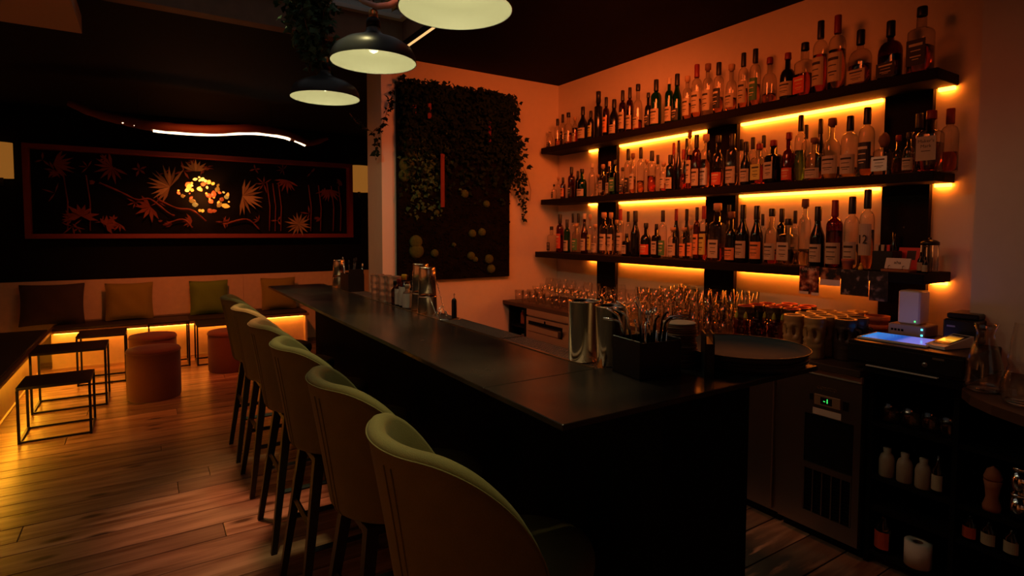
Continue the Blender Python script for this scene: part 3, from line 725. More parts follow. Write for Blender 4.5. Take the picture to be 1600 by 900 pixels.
for j, gx in enumerate(xs):
    k = 0
    for i in range(22):
        gy = 4.08-.104*i - (.03 if j % 2 else 0)
        if gy < 2.03: break
        if j == 4 and any(a-.055 < gy < b+.055 for a, b in PY): continue
        if j >= 3 and i % 5 == 4 and i < 10: continue
        typ = ['tumbler', 'coupe', 'coupe', 'wine', 'coupe'][j] if gy > 3.35 else (['coupe', 'tumbler', 'wine', 'coupe', 'wine'][j] if gy > 2.65 else ['highball', 'tumbler', 'highball', 'highball', 'highball'][j])
        if i == 0 and j < 3: typ = 'tumbler'
        k += 1
        me = random.choice(GK[typ])
        o = obj(typ+('_glass' if typ != 'tumbler' else ''), me, None, None, (gx+random.uniform(-.004, .004), gy+random.uniform(-.003, .003), CT))
        o.rotation_euler.z = random.random()*6
        tag(o, 'clear %s glass, %s from left in the %s row on the back counter' % (typ, ordinal(k), RN[j]), 'glass', 'clear glasses crowded on the back counter')
        if typ in ('tumbler', 'highball') and gy < 2.75:
            o2 = obj(typ+('_glass' if typ != 'tumbler' else ''), me, None, None, (o.location.x, o.location.y, CT+(.097 if typ == 'tumbler' else .147)))
            if typ == 'highball': o2.data = GK['tumbler'][0]; o2.name = 'tumbler'
            tag(o2, 'clear glass stacked on top of the %s from left in the %s row' % (ordinal(k), RN[j]), 'glass', 'clear glasses crowded on the back counter')
# tiki mugs: carved faces
def mug_mesh(h, r, kind, mt, seed=0):
    rnd = random.Random(seed); n = 32; rows = 26; v = []; f = []
    for i in range(rows+1):
        z = h*i/rows; q = z/h
        for j in range(n):
            a = 2*PI*j/n; u = (a-PI+PI) % (2*PI)-PI   # face looks to -x (a = PI)
            d = min(abs(a-PI), PI)
            rr = r*(.90+.10*math.sin(q*PI))
            if kind == 'skull':
                rr = r*(.93+.05*math.sin(q*PI))
                e = math.hypot((d-.52)*1.0, (q-.60)*2.4)
                if e < .38: rr -= r*.34*(1-e/.38)**.5
                elif e < .52: rr += r*.09
                if q < .20 and d < 1.5: rr += r*.12*(abs(math.sin(a*7))**.5) - r*.08
                if .22 < q < .38 and d < 1.2: rr += r*.07*math.sin((q-.22)/.16*PI)
                if d < .2 and .38 < q < .62: rr += r*.09
                if q > .88: rr += r*.05
            elif kind == 'tiki':
                rr = r*(.92+.10*math.sin(q*PI))
                e = math.hypot((d-.5)*1.1, (q-.66)*2.6)
                if e < .3: rr += r*.12*(1-e/.3)
                if .2 < q < .4 and d < .9: rr += r*.12*math.sin((q-.2)/.2*PI)*(1-.4*abs(math.sin(a*9)))
                rr += r*.03*math.sin(q*40)
            else:
                rr = r*(.86+.08*q)+r*.09*abs(math.sin(a*4+q*9)*math.sin(a*4-q*9))
            v.append((rr*math.cos(a), rr*math.sin(a), z))
    for i in range(rows):
        for j in range(n): f.append((i*n+j, i*n+(j+1) % n, (i+1)*n+(j+1) % n, (i+1)*n+j))
    b = MB().add(v, f, True); b.f.append(list(range(n-1, -1, -1))); b.sm.append(False)
    ri = r*.80; m0 = len(b.v)
    for (rr, z) in ((ri, h), (ri*.95, h*.12)):
        for j in range(n): b.v.append((rr*math.cos(2*PI*j/n), rr*math.sin(2*PI*j/n), z))
    top = rows*n
    for j in range(n):
        b.f.append([top+j, top+(j+1) % n, m0+(j+1) % n, m0+j]); b.sm.append(False)
        b.f.append([m0+j, m0+(j+1) % n, m0+n+(j+1) % n, m0+n+j]); b.sm.append(True)
    b.f.append([m0+n+j for j in range(n)]); b.sm.append(False)
    return b.mesh(kind+'_mug', mt)
def handle_mesh(r, h, mt):
    return MB().tube([(0, -r*.92, h*.78), (0, -r*1.35, h*.74), (0, -r*1.48, h*.55), (0, -r*1.3, h*.36), (0, -r*.9, h*.32)], .007, 6).mesh('handle', mt)
SKM = mug_mesh(.195, .048, 'skull', mat('tan_glazed_ceramic', (.36, .24, .10), .3, vary=.25, bscale=12))
SKB = mug_mesh(.195, .048, 'skull', mat('dark_glazed_ceramic', (.05, .035, .028), .3, vary=.3, bscale=12))
skp = [(2.70, 1.60, 0), (2.70, 1.495, 0), (2.80, 1.60, 0), (2.80, 1.495, 0), (2.78, 1.392, 1), (2.90, 1.60, 0), (2.90, 1.495, 0), (2.89, 1.392, 1), (3.0, 1.60, 0), (3.0, 1.495, 0), (3.1, 1.495, 0)]
for k, (x, y, dk) in enumerate(skp):
    t = thing('skull_mug', ('dark' if dk else 'tan')+' ceramic skull-faced mug, ' + ['front left one beside the tray', 'front middle one with a bright face', 'second row left', 'second row middle', 'second row right with handle', 'third row left', 'third row middle', 'third row right with handle', 'fourth row left', 'fourth row right', 'farthest back near the wall'][k], 'mug', (x, y, CT), 0, 'skull mugs on the back counter')
    obj('mug_body', SKB if dk else SKM, None, t)
    if dk: obj('handle', handle_mesh(.048, .195, MC['dark_glazed_ceramic']), None, t)
TKM = mug_mesh(.19, .047, 'tiki', mat('black_green_glazed_ceramic', (.035, .032, .02), .25, vary=.8, bscale=10))
M_TGR = mat('lime_green_glaze', (.22, .34, .04), .3); M_RR = mat('red_glazed_rim', (.50, .05, .03), .3)
rimm = MB().ring(.0405, .004, .19, 24, 6).mesh('rim', M_RR)
tkp = [(2.82, 1.955), (2.92, 1.955), (2.92, 1.85), (3.02, 1.955), (3.02, 1.85), (3.12, 1.88), (3.02, 1.745), (3.12, 1.77), (2.92, 1.745)]
for k, (x, y) in enumerate(tkp):
    t = thing('tiki_mug', 'black and green carved mug with red rim, %s of nine from front left' % ORD[k], 'mug', (x, y, CT), 0, 'black and green carved mugs')
    obj('mug_body', TKM, None, t); obj('rim', rimm, None, t)
    for s_ in (-1, 1): obj('green_leaf_relief', MB().lathe([(0, .055), (.010, .08), (.013, .11), (.008, .15), (0, .165)], 8, mx=Matrix.Translation((-.040, s_*.027, 0))), M_TGR, t)
CRM = mug_mesh(.135, .045, 'cut', thin_glass('amber_cut_glass', (.92, .55, .36), .45, .12))
crp = [(2.70, 1.905), (2.70, 1.805), (2.70, 1.705), (2.80, 1.855), (2.80, 1.755)]
for k, (x, y) in enumerate(crp):
    tag(obj('cut_tumbler', CRM, None, None, (x, y, CT)), 'amber cut-glass tumbler between tray and mugs, %s from left' % ORD[k], 'glass', 'amber cut-glass tumblers')
# ================================================================ ON THE BAR
BZ = 1.1
def tin(x, y, h, rb, rt, label, z=BZ, mt=M_TIN, grp=None, bands=()):
    t = thing('shaker_tin', label, 'cocktail shaker', (x, y, z), 0, grp)
    obj('tin_body', MB().lathe([(rb*.9, 0), (rb, .004), (rt, h-.002), (rt+.0018, h), (rt-.001, h-.002), (rb-.003, .006), (0, .006)], 28, cap=False), mt, t)
    obj('base_disc', MB().lathe([(rt-.003, h-.007), (rt*.6, h-.006), (0, h-.005)], 28), mt, t)
    obj('rim', MB().ring(rt+.0006, .0016, h-.0012, 28, 6), mt, t)
    return t
ZR = 1.0955      # top of the drip tray nubs
tin(1.080, 1.287, .178, .0440, .0455, 'largest polished shaker tin in front, left of the straw caddy', ZR)
tin(1.100, 1.1905, .168, .0400, .0450, 'shorter polished shaker tin right behind the straw caddy', BZ)
def stacked(x, y, h1, h2, r, label):
    t = tin(x, y, h1, r*.72, r, label, ZR)
    obj('inverted_tin', MB().lathe([(r*.98, h1+.001), (r, h1+.004), (r*.80, h1+h2-.003), (r*.76, h1+h2), (0, h1+h2)], 28), M_TIN, t)
def upturned(x, y, h, r, label):
    t = thing('shaker_tin', label, 'cocktail shaker', (x, y, ZR), 0, 'polished shaker tins along the bar rail')
    obj('lower_tin', MB().lathe([(r, 0), (r, .003), (r*.93, h*.36), (r*.96, h*.365), (r*.96, h*.385), (r*.92, h*.39)], 28, cap=False), M_TIN, t)
    obj('upper_tin', MB().lathe([(r*.90, h*.385), (r*.80, h-.004), (r*.77, h), (0, h)], 28), M_TIN, t)
upturned(1.085, 2.49, .225, .046, 'polished shaker tin with a waist seam, left one of the pair mid bar')
upturned(1.072, 2.385, .215, .046, 'polished shaker tin with a waist seam, right one of the pair mid bar')
upturned(1.07, 3.80, .185, .045, 'polished shaker tin alone at the far end of the bar')
M_PAT = mat('patterned_mixing_glass', (.85, .55, .42), .1, .6, bump=.0)
for k, (x, y) in enumerate([(1.06, 3.02), (1.07, 2.93), (1.09, 2.85)]):
    b = MB(); h = .14; r = .036; n = 20; v = []; f = []
    for i in range(15):
        for j in range(n):
            a = 2*PI*j/n; rr = r*(.9+.1*i/14)*(1+.05*math.sin(a*5+i*.9)*math.sin(a*5-i*.9)); v.append((rr*math.cos(a), rr*math.sin(a), h*i/14))
    for i in range(14):
        for j in range(n): f.append((i*n+j, i*n+(j+1) % n, (i+1)*n+(j+1) % n, (i+1)*n+j))
    b.add(v, f, True); b.f.append(list(range(n-1, -1, -1))); b.sm.append(False)
    tag(obj('mixing_beaker', b, M_PAT, None, (x, y, ZR)), 'silvery beaker with cut diamond pattern, %s of three beside the bitters bottles' % ['left', 'middle', 'right'][k], 'mixing glass', 'patterned metal beakers')
bit = [(1.06, 2.755, .125, .020, 'b', 'k', 'k'), (1.105, 2.72, .155, .022, 'b', 'c', 'k'), (1.06, 2.70, .14, .022, 'b', 'c', 'r'), (1.062, 2.638, .165, .026, 'b', 'c', 'o'), (1.11, 2.65, .13, .020, 'k', 'c', 'k'), (1.055, 2.58, .12, .024, 'c', 'c', 'c')]
CP['o'] = mat('yellow_plastic_cap', (.80, .42, .03), .4)
for k, (x, y, h, r, g, lb, cp) in enumerate(bit):
    t = thing('bitters_bottle', 'small bitters bottle beside the shaker tins, ' + ['dark one nearest the beakers', 'tallest one behind with black cap', 'one with a red cap', 'one with a yellow cap and big paper label', 'black one at the back right', 'low white-labelled one nearest the tins'][k], 'bottle', (x, y, ZR), 0, 'bitters bottles on the bar rail')
    obj('glass_body', MB().lathe([(r*.9, 0), (r, .004), (r, h*.6), (r*.8, h*.68), (r*.42, h*.75), (r*.4, h*.86)], 16), GL[g], t)
    obj('cap', MB().lathe([(r*.5, h*.84), (r*.5, h-.002), (r*.45, h)], 12), CP['r'] if cp == 'r' else CP[cp], t)
    if lb != 'k': obj('label', MB().lathe([(r+.0006, h*.08), (r+.0006, h*.64)], 16, cap=False), mat('white_paper_label', (.75, .70, .64), .7), t)
# napkin and straw caddies
def caddy(x, y, z, sx, sy, h, rz, label, tools):
    t = thing('straw_caddy', label, 'caddy', (x, y, z), rz)
    b = MB(); w_ = .004
    b.box((-sx, -sy, 0), (sx, sy, w_))
    obj('base', b, M_BLKPLA, t)
    for nm, A, B in (('side_plate', (-sx, -sy, w_), (-sx+w_, sy, h)), ('side_plate', (sx-w_, -sy, w_), (sx, sy, h)), ('side_plate', (-sx+w_, -sy, w_), (sx-w_, -sy+w_, h*.96)), ('side_plate', (-sx+w_, sy-w_, w_), (sx-w_, sy, h*.96)), ('divider', (-w_/2, -sy+w_, w_), (w_/2, sy-w_, h*.8))):
        obj(nm, MB().bbox(A, B, .0012), M_BLKPLA, t)
    return t
CX, CY = 1.108, 1.062
caddy(CX, CY, BZ, .068, .058, .100, -.12, 'black caddy full of metal straws at the near end of the bar', 0)
rs = random.Random(3)
def straw(x, y, dx, dy, L1, L2, bend, mt, label, rad=.0031):
    # leaning straw with a bent end
    p0 = Vector((x, y, BZ+.0075)); d = Vector((dx, dy, 1)).normalized(); p1 = p0+d*L1
    e = (Vector((dx, dy, 0)).normalized() if abs(dx)+abs(dy) > 1e-6 else Vector((1, 0, 0)))*math.cos(bend)+Vector((0, 0, math.sin(bend)))
    pts = [p0, p1-d*.008, p1, p1+(d+e).normalized()*.008, p1+e*.012+(d+e)*.004, p1+e*L2]
    return tag(obj('metal_straw', MB().tube(pts, rad, 8), mt), label, 'straw', 'metal straws in the caddy')
WAY = ['leaning hard left', 'leaning left', 'leaning slightly left', 'upright', 'leaning back', 'leaning right', 'leaning hard right']
specs = [(-.035,.020,-.50,.34,.115,.06,.25),(-.030,.012,-.34,.26,.130,.05,.55),(-.040,.030,-.30,.45,.125,.05,.6),(-.02,.03,-.20,.30,.14,.045,.7),(-.015,.00,-.12,.10,.145,.03,1.1),
         (.015,.03,-.05,.15,.15,.03,1.2),(.030,-.02,.25,-.30,.12,.07,.28),(.036,-.012,.32,-.34,.115,.065,.25),(.02,-.03,.12,-.16,.12,.03,.9),(.026,-.034,.14,-.22,.11,.03,.7),
         (.045,.02,.10,-.02,.125,.02,1.2),(-.045,.0,-.05,.02,.10,.02,1.2),(.012,-.02,.02,-.1,.115,.02,.8),(.04,.035,.14,.06,.12,.02,1.),(-.01,-.03,-.08,-.02,.10,.02,1.)]
for k, (a, b, dx, dy, L1, L2, bd) in enumerate(specs):
    a, b, dx, dy, L1 = a*.75, b*.7, dx*.55, dy*.45, L1+.018
    dark = k in (8, 9, 12)
    straw(CX+a, CY+b, dx, dy, L1*1.02, L2*.8, bd, mat('black_metal_straw', (.03, .03, .03), .2, .9) if dark else M_CHROME, ('black bent straw ' if dark else 'shiny steel bent straw ')+'in the near caddy, %s counted from the left' % ordinal(k+1))
for k in range(9):
    a = .030+.006*k-.012; 
    tag(obj('short_straw', MB().tube([(CX+.02+.005*k, CY-.015+.004*(k % 4), BZ+.0075), (CX+.024+.005*k, CY-.012+.004*(k % 4), BZ+.112-.002*(k % 3))], .0024, 6), M_CHROME), 'short straight steel straw at the right of the near caddy, %s of nine from left' % ORD[k], 'straw', 'short straws at the right of the near caddy')
t = thing('bar_strainer', 'silver round-eared bar tool standing among the straws', 'bar tool', (CX+.012, CY+.02, BZ+.0075))
obj('ring_handle', MB().ring(.016, .0028, 0, 22, 6), M_CHROME, t).matrix_local = Matrix.Translation((.01, 0, .142)) @ Matrix.Rotation(PI/2, 4, 'X') @ Matrix.Rotation(.6, 4, 'Y')
obj('shaft', MB().tube([(0, 0, 0), (.006, 0, .126)], .0035, 6), M_CHROME, t)
# coaster stack
for k in range(26):
    z = BZ+.0004+k*.0047; o = obj('coaster', MB().lathe([(.0455, 0), (.047, .0008), (.047, .0030), (.0455, .0038)], 22), mat('cork_brown_coaster', (.38, .20, .10), .7, vary=.2, bscale=30) if k < 25 else mat('cream_coaster', (.55, .45, .34), .7), None, (1.262+rs.uniform(-.004, .004), 1.085+rs.uniform(-.004, .004), z))
    tag(o, 'topmost pale round coaster of the stack beside the caddy' if k == 25 else 'brown round coaster in the stack beside the caddy, %s from the bottom' % ordinal(k+1), 'coaster', 'stack of round coasters')
# black upright menu holder between coasters and tray
mh = thing('napkin_holder', 'black upright napkin holder with rounded top beside the round trays', 'holder', (1.245, .975, BZ), .78)
for yy in (-.012, .008):
    b = MB(); pr = [(-.05, 0), (.05, 0), (.05, .092), (.043, .106), (.030, .113), (-.030, .113), (-.043, .106), (-.05, .092)]; n = len(pr)
    b.add([(x, yy, z) for x, z in pr]+[(x, yy+.004, z) for x, z in pr], [tuple(range(n)), tuple(range(2*n-1, n-1, -1))]+[(i, n+i, n+(i+1) % n, (i+1) % n) for i in range(n)])
    obj('side_plate', b, M_BLKPLA, mh)
obj('base', MB().box((-.055, -.0078, 0), (.055, .0078, .09)), M_BLKPLA, mh)
# trays
def tray(x, y, z, r, label):
    t = thing('serving_tray', label, 'tray', (x, y, z), 0, 'black round serving trays')
    obj('tray_plate', MB().lathe([(0, 0), (r*.93, 0), (r, .016), (r-.0015, .018), (r*.925, .0035), (0, .0035)], 56, cap=False), mat('matt_black_tray_rubber', (.060, .060, .068), .75, spec=.25), t)
    obj('rim', MB().ring(r, .0022, .0175, 56, 6), M_BLKPLA, t)
TX, TY = 1.465, 1.020
for k, z in enumerate((1.1, 1.1075)): tray(TX, TY, z, .172, ['bottom black round tray of the stack on the bar end', 'middle black round tray of the stack, under the bowl'][k])
tag(obj('glass_bowl', MB().lathe([(.09, 0), (.13, .003), (.145, .013), (.141, .0135), (.126, .006), (0, .003)], 36, cap=False), TG, None, (TX, TY, 1.1115)), 'shallow clear glass bowl squeezed between the round trays', 'bowl')
tray(TX-.005, TY, 1.1265, .18, 'topmost black round tray at the right end of the bar')
# spoons, muddler, card stand mid bar
t = thing('bar_caddy', 'black tool caddy at the far end of the bar', 'caddy', (1.085, 3.56, ZR))
obj('box', MB().box((-.05, -.085, 0), (.05, .085, .004)).box((-.05, -.085, .004), (-.046, .085, .11)).box((.046, -.085, .004), (.05, .085, .11)).box((-.046, -.085, .004), (.046, -.081, .14)).box((-.046, .081, .004), (.046, .085, .11)), M_BLKPLA, t)
for k in range(7):
    a, b = rs.uniform(-.03, .03), rs.uniform(-.06, .06); dx, dy = rs.uniform(-.2, .2), rs.uniform(-.25, .25); L = rs.uniform(.15, .20)
    mt = M_CHROME if k % 2 else M_BLKPLA
    q = thing('bar_tool', ('steel' if k % 2 else 'black')+' handled bar tool in the far caddy, %s from the left' % ORD[k], 'bar tool', (1.085+a, 3.56+b, ZR+.0045), 0, 'tools in the far caddy')
    e = Vector((dx, dy, 1)).normalized()*L
    obj('shaft', MB().tube([(0, 0, 0), e*.9], .003, 6), mt, q); obj('tip', MB().lathe([(0, -.016), (.009, -.009), (.011, 0), (.008, .010), (0, .015)], 10, sx=.4, mx=Matrix.Translation(e)), mt, q)
def spoon(x, y, dx, dy, L, label):
    q = thing('bar_spoon', label, 'spoon', (x, y, ZR), 0); e = Vector((dx, dy, 1)).normalized()
    pts = []; n = 60
    for i in range(n+1):
        s_ = i/n; a = s_*60; pts.append(e*(.012+L*s_)+Vector((math.cos(a), math.sin(a), 0))*.0012)
    obj('twisted_shaft', MB().tube(pts, .0019, 5), M_CHROME, q); obj('bowl', MB().lathe([(0, 0), (.010, .003), (.013, .012), (.008, .022), (0, .025)], 10, sx=.35), M_CHROME, q)
    obj('end_knob', MB().lathe([(0, -.004), (.0042, 0), (0, .004)], 8, mx=Matrix.Translation(e*(L+.014))), M_CHROME, q)
spoon(1.11, 2.27, -.10, .42, .145, 'tall twisted bar spoon leaning left beside the shaker tins'); spoon(1.075, 2.29, -.2, .48, .09, 'short twisted bar spoon leaning on the shaker tins')
q = thing('muddler', 'black upright muddler with small silver loop on the drip rail', 'muddler', (1.118, 2.205, ZR)); obj('body', MB().lathe([(.011, 0), (.0115, .004), (.0115, .076), (.009, .084), (.003, .088)], 14), M_BLKPLA, q); obj('loop', MB().tube([(0, 0, .087), (0, 0, .10), (.004, 0, .104), (0, 0, .108), (-.003, 0, .102)], .0016, 6), M_CHROME, q)
q = thing('tool_rest', 'thin chrome triangular tool rest lying on the drip rail', 'rest', (1.085, 2.2, ZR))
obj('wire_frame', MB().tube([(-.05, .075, .001), (-.05, -.01, .001), (.045, -.03, .001)], .0016, 6).tube([(-.05, -.01, .0015), (-.02, .02, .04), (.0, .05, .055)], .0014, 6).tube([(-.05, .065, .0015), (-.02, .06, .03), (.0, .055, .055)], .0014, 6), M_CHROME, q)
q = thing('card_clip', 'small brass triangular clip at the foot of the shaker tins', 'clip', (1.045, 1.176, BZ)); obj('plate', MB().add([(0, .012, 0), (0, -.012, 0), (.006, 0, .026), (.0015, .012, 0), (.0015, -.012, 0), (.0075, 0, .026)], [(0,1,2), (5,4,3), (0,3,4,1), (1,4,5,2), (2,5,3,0)]), mat('brass', (.75, .5, .2), .25, 1.), q)
# ================================================================ TILL AREA
o_ = (2.85, 1.09, .898)
td = thing('cash_drawer', 'black cash drawer under the tablet with paper slips sticking out', 'cash drawer', o_)
fo('case', (2.63, .87, .899), (3.10, 1.305, .998), M_BLKPLA, td, o_, .004); f2 = fo('drawer_front', (2.618, .875, .915), (2.629, 1.30, .985), M_BLKPLA, td, o_, .002)
obj('lock', MB().lathe([(.010, 0), (.010, .003), (.004, .004)], 14, mx=Matrix.Translation((2.6178-2.85, 1.0-1.09, .945-.898)) @ Matrix.Rotation(-PI/2, 4, 'Y')), M_STEEL, f2)
obj('badge', MB().box((-.2328, -.155, .073), (-.2321, -.115, .081)), M_STEEL, f2)
fo('paper_slip', (2.600, .95, .9005), (2.6175, 1.215, .9035), mat('white_paper', (.72, .64, .58), .7), td, o_)
tb = thing('tablet_computer', 'tablet lying flat with glowing blue screen on the cash drawer', 'tablet', (2.79, 1.165, .9985), .06)
obj('frame', MB().bbox((-.10, -.135, 0), (.10, .135, .009), .002), M_WHITEPL, tb)
def screen_mat(name, stops, axis='Y', s=1.0, scale=4.):
    mt, nt, b = new_mat(name); N = nt.nodes; L = nt.links
    tc = N.new('ShaderNodeTexCoord'); sp = N.new('ShaderNodeSeparateXYZ'); L.new(tc.outputs['Generated'], sp.inputs[0])
    r = N.new('ShaderNodeValToRGB'); r.color_ramp.interpolation = 'EASE'
    while len(r.color_ramp.elements) < len(stops): r.color_ramp.elements.new(.5)
    for e, (p, c) in zip(r.color_ramp.elements, stops): e.position = p; e.color = (*c, 1)
    L.new(sp.outputs[axis], r.inputs[0]); b.inputs['Base Color'].default_value = (0, 0, 0, 1); b.inputs['Roughness'].default_value = .15
    L.new(r.outputs[0], b.inputs['Emission Color']); b.inputs['Emission Strength'].default_value = s; return mt
obj('screen', MB().box((-.088, -.122, .0091), (.088, .122, .0098)), screen_mat('blue_tablet_screen', [(0, (.20, .17, .65)), (.35, (.16, .16, .62)), (.5, (.01, .08, .42)), (.75, (.03, .16, .55)), (1, (.01, .22, .65))]), tb)
te = thing('card_terminal', 'white card terminal with sunset-coloured screen beside the tablet', 'card reader', (2.80, .985, 1.0), -.25)
bm_ = MB(); bm_.add([(-.085,-.04,0),(.085,-.04,0),(.085,.04,0),(-.085,.04,0),(-.085,-.04,.012),(.085,-.04,.045),(.085,.04,.045),(-.085,.04,.012)], [(0,3,2,1),(4,5,6,7),(0,1,5,4),(1,2,6,5),(2,3,7,6),(3,0,4,7)])
obj('case', bm_, M_WHITEPL, te)
sl = Matrix.Translation((0, 0, .0295)) @ Matrix.Rotation(-math.atan2(.033, .17), 4, 'Y')
obj('bezel', MB().box((-.055, -.033, 0), (.075, .033, .0012), mx=sl), M_BLKPLA, te)
obj('screen', MB().box((-.035, -.027, .0012), (.05, .027, .002), mx=sl), screen_mat('sunset_screen', [(0, (.5, .12, .01)), (.35, (1., .55, .05)), (.6, (.75, .25, .01)), (1, (.06, .02, .01))], 'X', 1.0), te)
q = thing('router', 'white upright wifi router standing on a grey box by the wall', 'router', (3.0, 1.20, 1.052)); obj('case', MB().bbox((-.05, -.045, 0), (.05, .045, .155), .006), M_WHITEPL, q)
obj('status_light', MB().box((-.0508, -.03, .012), (-.0501, -.024, .018)), emit('green_status_glow', (.1, 1, .2), 2.), q)
q = thing('network_box', 'beige network box under the white router with cyan lights', 'network box', (3.0, 1.20, .9985)); obj('case', MB().bbox((-.07, -.075, 0), (.07, .075, .052), .004), mat('beige_plastic', (.38, .30, .24), .5), q)
for k, z in enumerate((.012, .038)): obj('status_light', MB().box((-.0712, -.068, z-.004), (-.0701, -.060, z+.004)), emit('cyan_status_glow', (.1, .8, 1), 2.), q)
for k in range(4): obj('port', MB().box((-.0708, .01+k*.014, .02), (-.0701, .02+k*.014, .03)), M_BLACK, q)
q = thing('receipt_printer', 'black receipt printer at the right end by the pillar', 'printer', (3.02, 1.0, .9985))
obj('case', MB().bbox((-.11, -.075, 0), (.08, .05, .105), .006), M_BLKPLA, q); obj('lid', MB().bbox((-.09, -.07, .1055), (.07, .045, .13), .005), M_BLKPLA, q); obj('badge', MB().box((-.1108, .005, .071), (-.1101, .035, .078)), M_STEEL, q)
# terracotta pots in a stack by the upright
for k in range(3):
    t = thing('terracotta_pot', '%s terracotta pot of the stack behind the tablet' % ['lowest', 'middle', 'topmost'][k], 'plant pot', (3.09, 1.395, CT+.002+k*.042) if True else None, 0, 'stacked terracotta pots')
    obj('pot_wall', MB().lathe([(.034, 0), (.050, .075), (.056, .076), (.057, .10), (.051, .10), (.048, .078), (.038, .008), (.0, .008)], 24, cap=False).lathe([(0, 0), (.034, 0)], 24, cap=False), M_TERRA, t)
# carafes
def carafe(x, y, z, label, textured):
    t = thing('glass_carafe', label, 'carafe', (x, y, z))
    p = [(.045, 0), (.058, .006), (.060, .03), (.055, .09), (.040, .15), (.028, .19), (.027, .21), (.036, .245)]
    obj('glass_wall', MB().lathe(p+[(r-.003, z_) for r, z_ in p[::-1][:-1]]+[(0, .014)], 24, cap=False) if not textured else MB().lathe([(r*(1+.04*(i % 2)), z_) for i, (r, z_) in enumerate([(.05+.01*math.sin(k*.3), k*.009) for k in range(16)]+[(.045-.0013*k, .144+k*.01) for k in range(14)])], 24, cap=False), TG, t)
    obj('base_disc', MB().lathe([(0, -.0), (.044, 0), (.052, .008), (.045, .013), (0, .014)], 24), mat('solid_clear_glass', (.95, .93, .9), .02, trans=1.), t)
carafe(2.56, .79, .9005, 'clear glass carafe with flared neck on the side counter', 0); carafe(2.47, .655, .9005, 'ribbed glass decanter at the right edge of the side counter', 1)
# things on the dark shelving
def stone_bottle(x, y, z, k):
    t = thing('stoneware_bottle', 'cream stoneware bottle on the dark shelving, %s of three from left' % ORD[k], 'bottle', (x, y, z), 0, 'cream stoneware bottles')
    obj('body', MB().lathe([(.028, 0), (.030, .004), (.030, .075), (.024, .095), (.014, .105), (.016, .125), (.0, .126)], 16), mat('cream_stoneware', (.36, .28, .21), .5), t)
for k, y in enumerate((1.17, 1.10, 1.03)): stone_bottle(2.725, y, .4005, k)
def lowbottle(x, y, z, h, r, lab, g='k', lb='c'):
    t = thing('small_bottle', lab, 'bottle', (x, y, z)); obj('glass_body', MB().lathe([(r, 0), (r, h*.6), (r*.4, h*.75), (r*.4, h)], 12), GL[g], t); obj('label', MB().arcpatch(r+.0005, h*.1, h*.5, PI-1, PI+1), LB[lb], t)
lowbottle(2.72, .975, .4005, .16, .022, 'slim dark bottle with cream label right of the stoneware bottles')
lowbottle(2.72, 1.17, .0605, .19, .034, 'dark bottle with red label on the lowest shelf', 'k', 'r')
q = thing('paper_roll', 'white paper roll standing on the lowest dark shelf', 'paper roll', (2.73, 1.04, .0605)); obj('roll', MB().lathe([(.018, 0), (.05, 0), (.05, .10), (.018, .10), (.018, 0)], 24, cap=False), MC['white_paper'], q); obj('core', MB().lathe([(.0175, .001), (.0175, .099)], 16, cap=False), CP['b'], q)
for k, (x, y) in enumerate([(2.74, 1.17), (2.74, 1.09), (2.75, 1.02), (2.74, .95)]):
    o = obj('cut_tumbler', GK['tumbler'][0], None, None, (x, y, .6405)); tag(o, 'cut-glass tumbler glinting on the upper dark shelf, %s from left' % ORD[k], 'glass', 'cut-glass tumblers on the dark shelving')
q = thing('pepper_mill', 'turned reddish wooden mill on the dark shelving at right', 'mill', (2.73, .80, .4005)); obj('body', MB().lathe([(.028, 0), (.030, .015), (.020, .05), (.024, .09), (.030, .12)], 18), M_TERRA, q); obj('knob', MB().lathe([(.026, .121), (.030, .13), (.02, .16), (0, .175)], 18), M_TERRA, q)
for k, (y, z) in enumerate([(.72, .4005), (.66, .4005), (.72, .5015), (.66, .5015), (.60, .4005)]):
    q = thing('steel_canister', 'small steel canister on the dark shelving, %s' % ['lower left', 'lower middle', 'stacked left', 'stacked right', 'lower right'][k], 'canister', (2.73, y, z), 0, 'steel canisters on the dark shelving'); obj('body', MB().lathe([(.026, 0), (.026, .085)], 16), M_CHROME, q); obj('lid', MB().lathe([(.0265, .0855), (.0265, .099), (.02, .1)], 16), M_CHROME, q)
for k, y in enumerate((.86, .80, .73)): lowbottle(2.72, y, .2605, .11, .026, 'squat dark jar bottle on the lower right shelving, %s from left' % ORD[k], 'k', 'rcc'[k])
# right end of the bottom bottle shelf
Z3 = 1.2905
q = thing('utensil_box', 'black box with pegs and cards on the right of the bottom shelf', 'box', (3.03, 1.335, Z3)); obj('box', MB().bbox((-.05, -.045, 0), (.05, .045, .095), .002), M_BLKPLA, q); obj('card', MB().box((-.03, -.04, .0955), (-.028, .03, .125)), M_BLKLAB, q)
for k in range(3): obj('peg', MB().box((-.045, -.03+k*.025, .0955), (-.038, -.018+k*.025, .125)), [M_RED, M_PAPER, M_PAPER][k], q)
lowbottle(3.12, 1.345, Z3, .185, .018, 'thin bottle with red and white neck behind the black box', 'k', 'c')
q = thing('card_holder', 'wooden holder with white business cards on the bottom shelf', 'card holder', (2.96, 1.255, Z3)); obj('base', MB().bbox((-.035, -.06, 0), (.045, .06, .012), .002), mat('orange_brown_wood', (.35, .12, .05), .6), q)
c_ = obj('cards', MB().box((-.004, -.052, 0), (.004, .052, .052), mx=Matrix.Translation((-.012, 0, .014)) @ Matrix.Rotation(.35, 4, 'Y')), MC['white_paper'], q)
text('print', 'aha', .022, M_INK, c_, Matrix.Translation((-.012, 0, .014)) @ Matrix.Rotation(.35, 4, 'Y') @ face_minus_x(-.0046, 0, .03)); 
for s_ in (-1, 1): obj('clip', MB().tube([(-.028, s_*.03, .012), (-.028, s_*.03, .026), (-.014, s_*.03, .03)], .0015, 5), M_BLKMET, q)
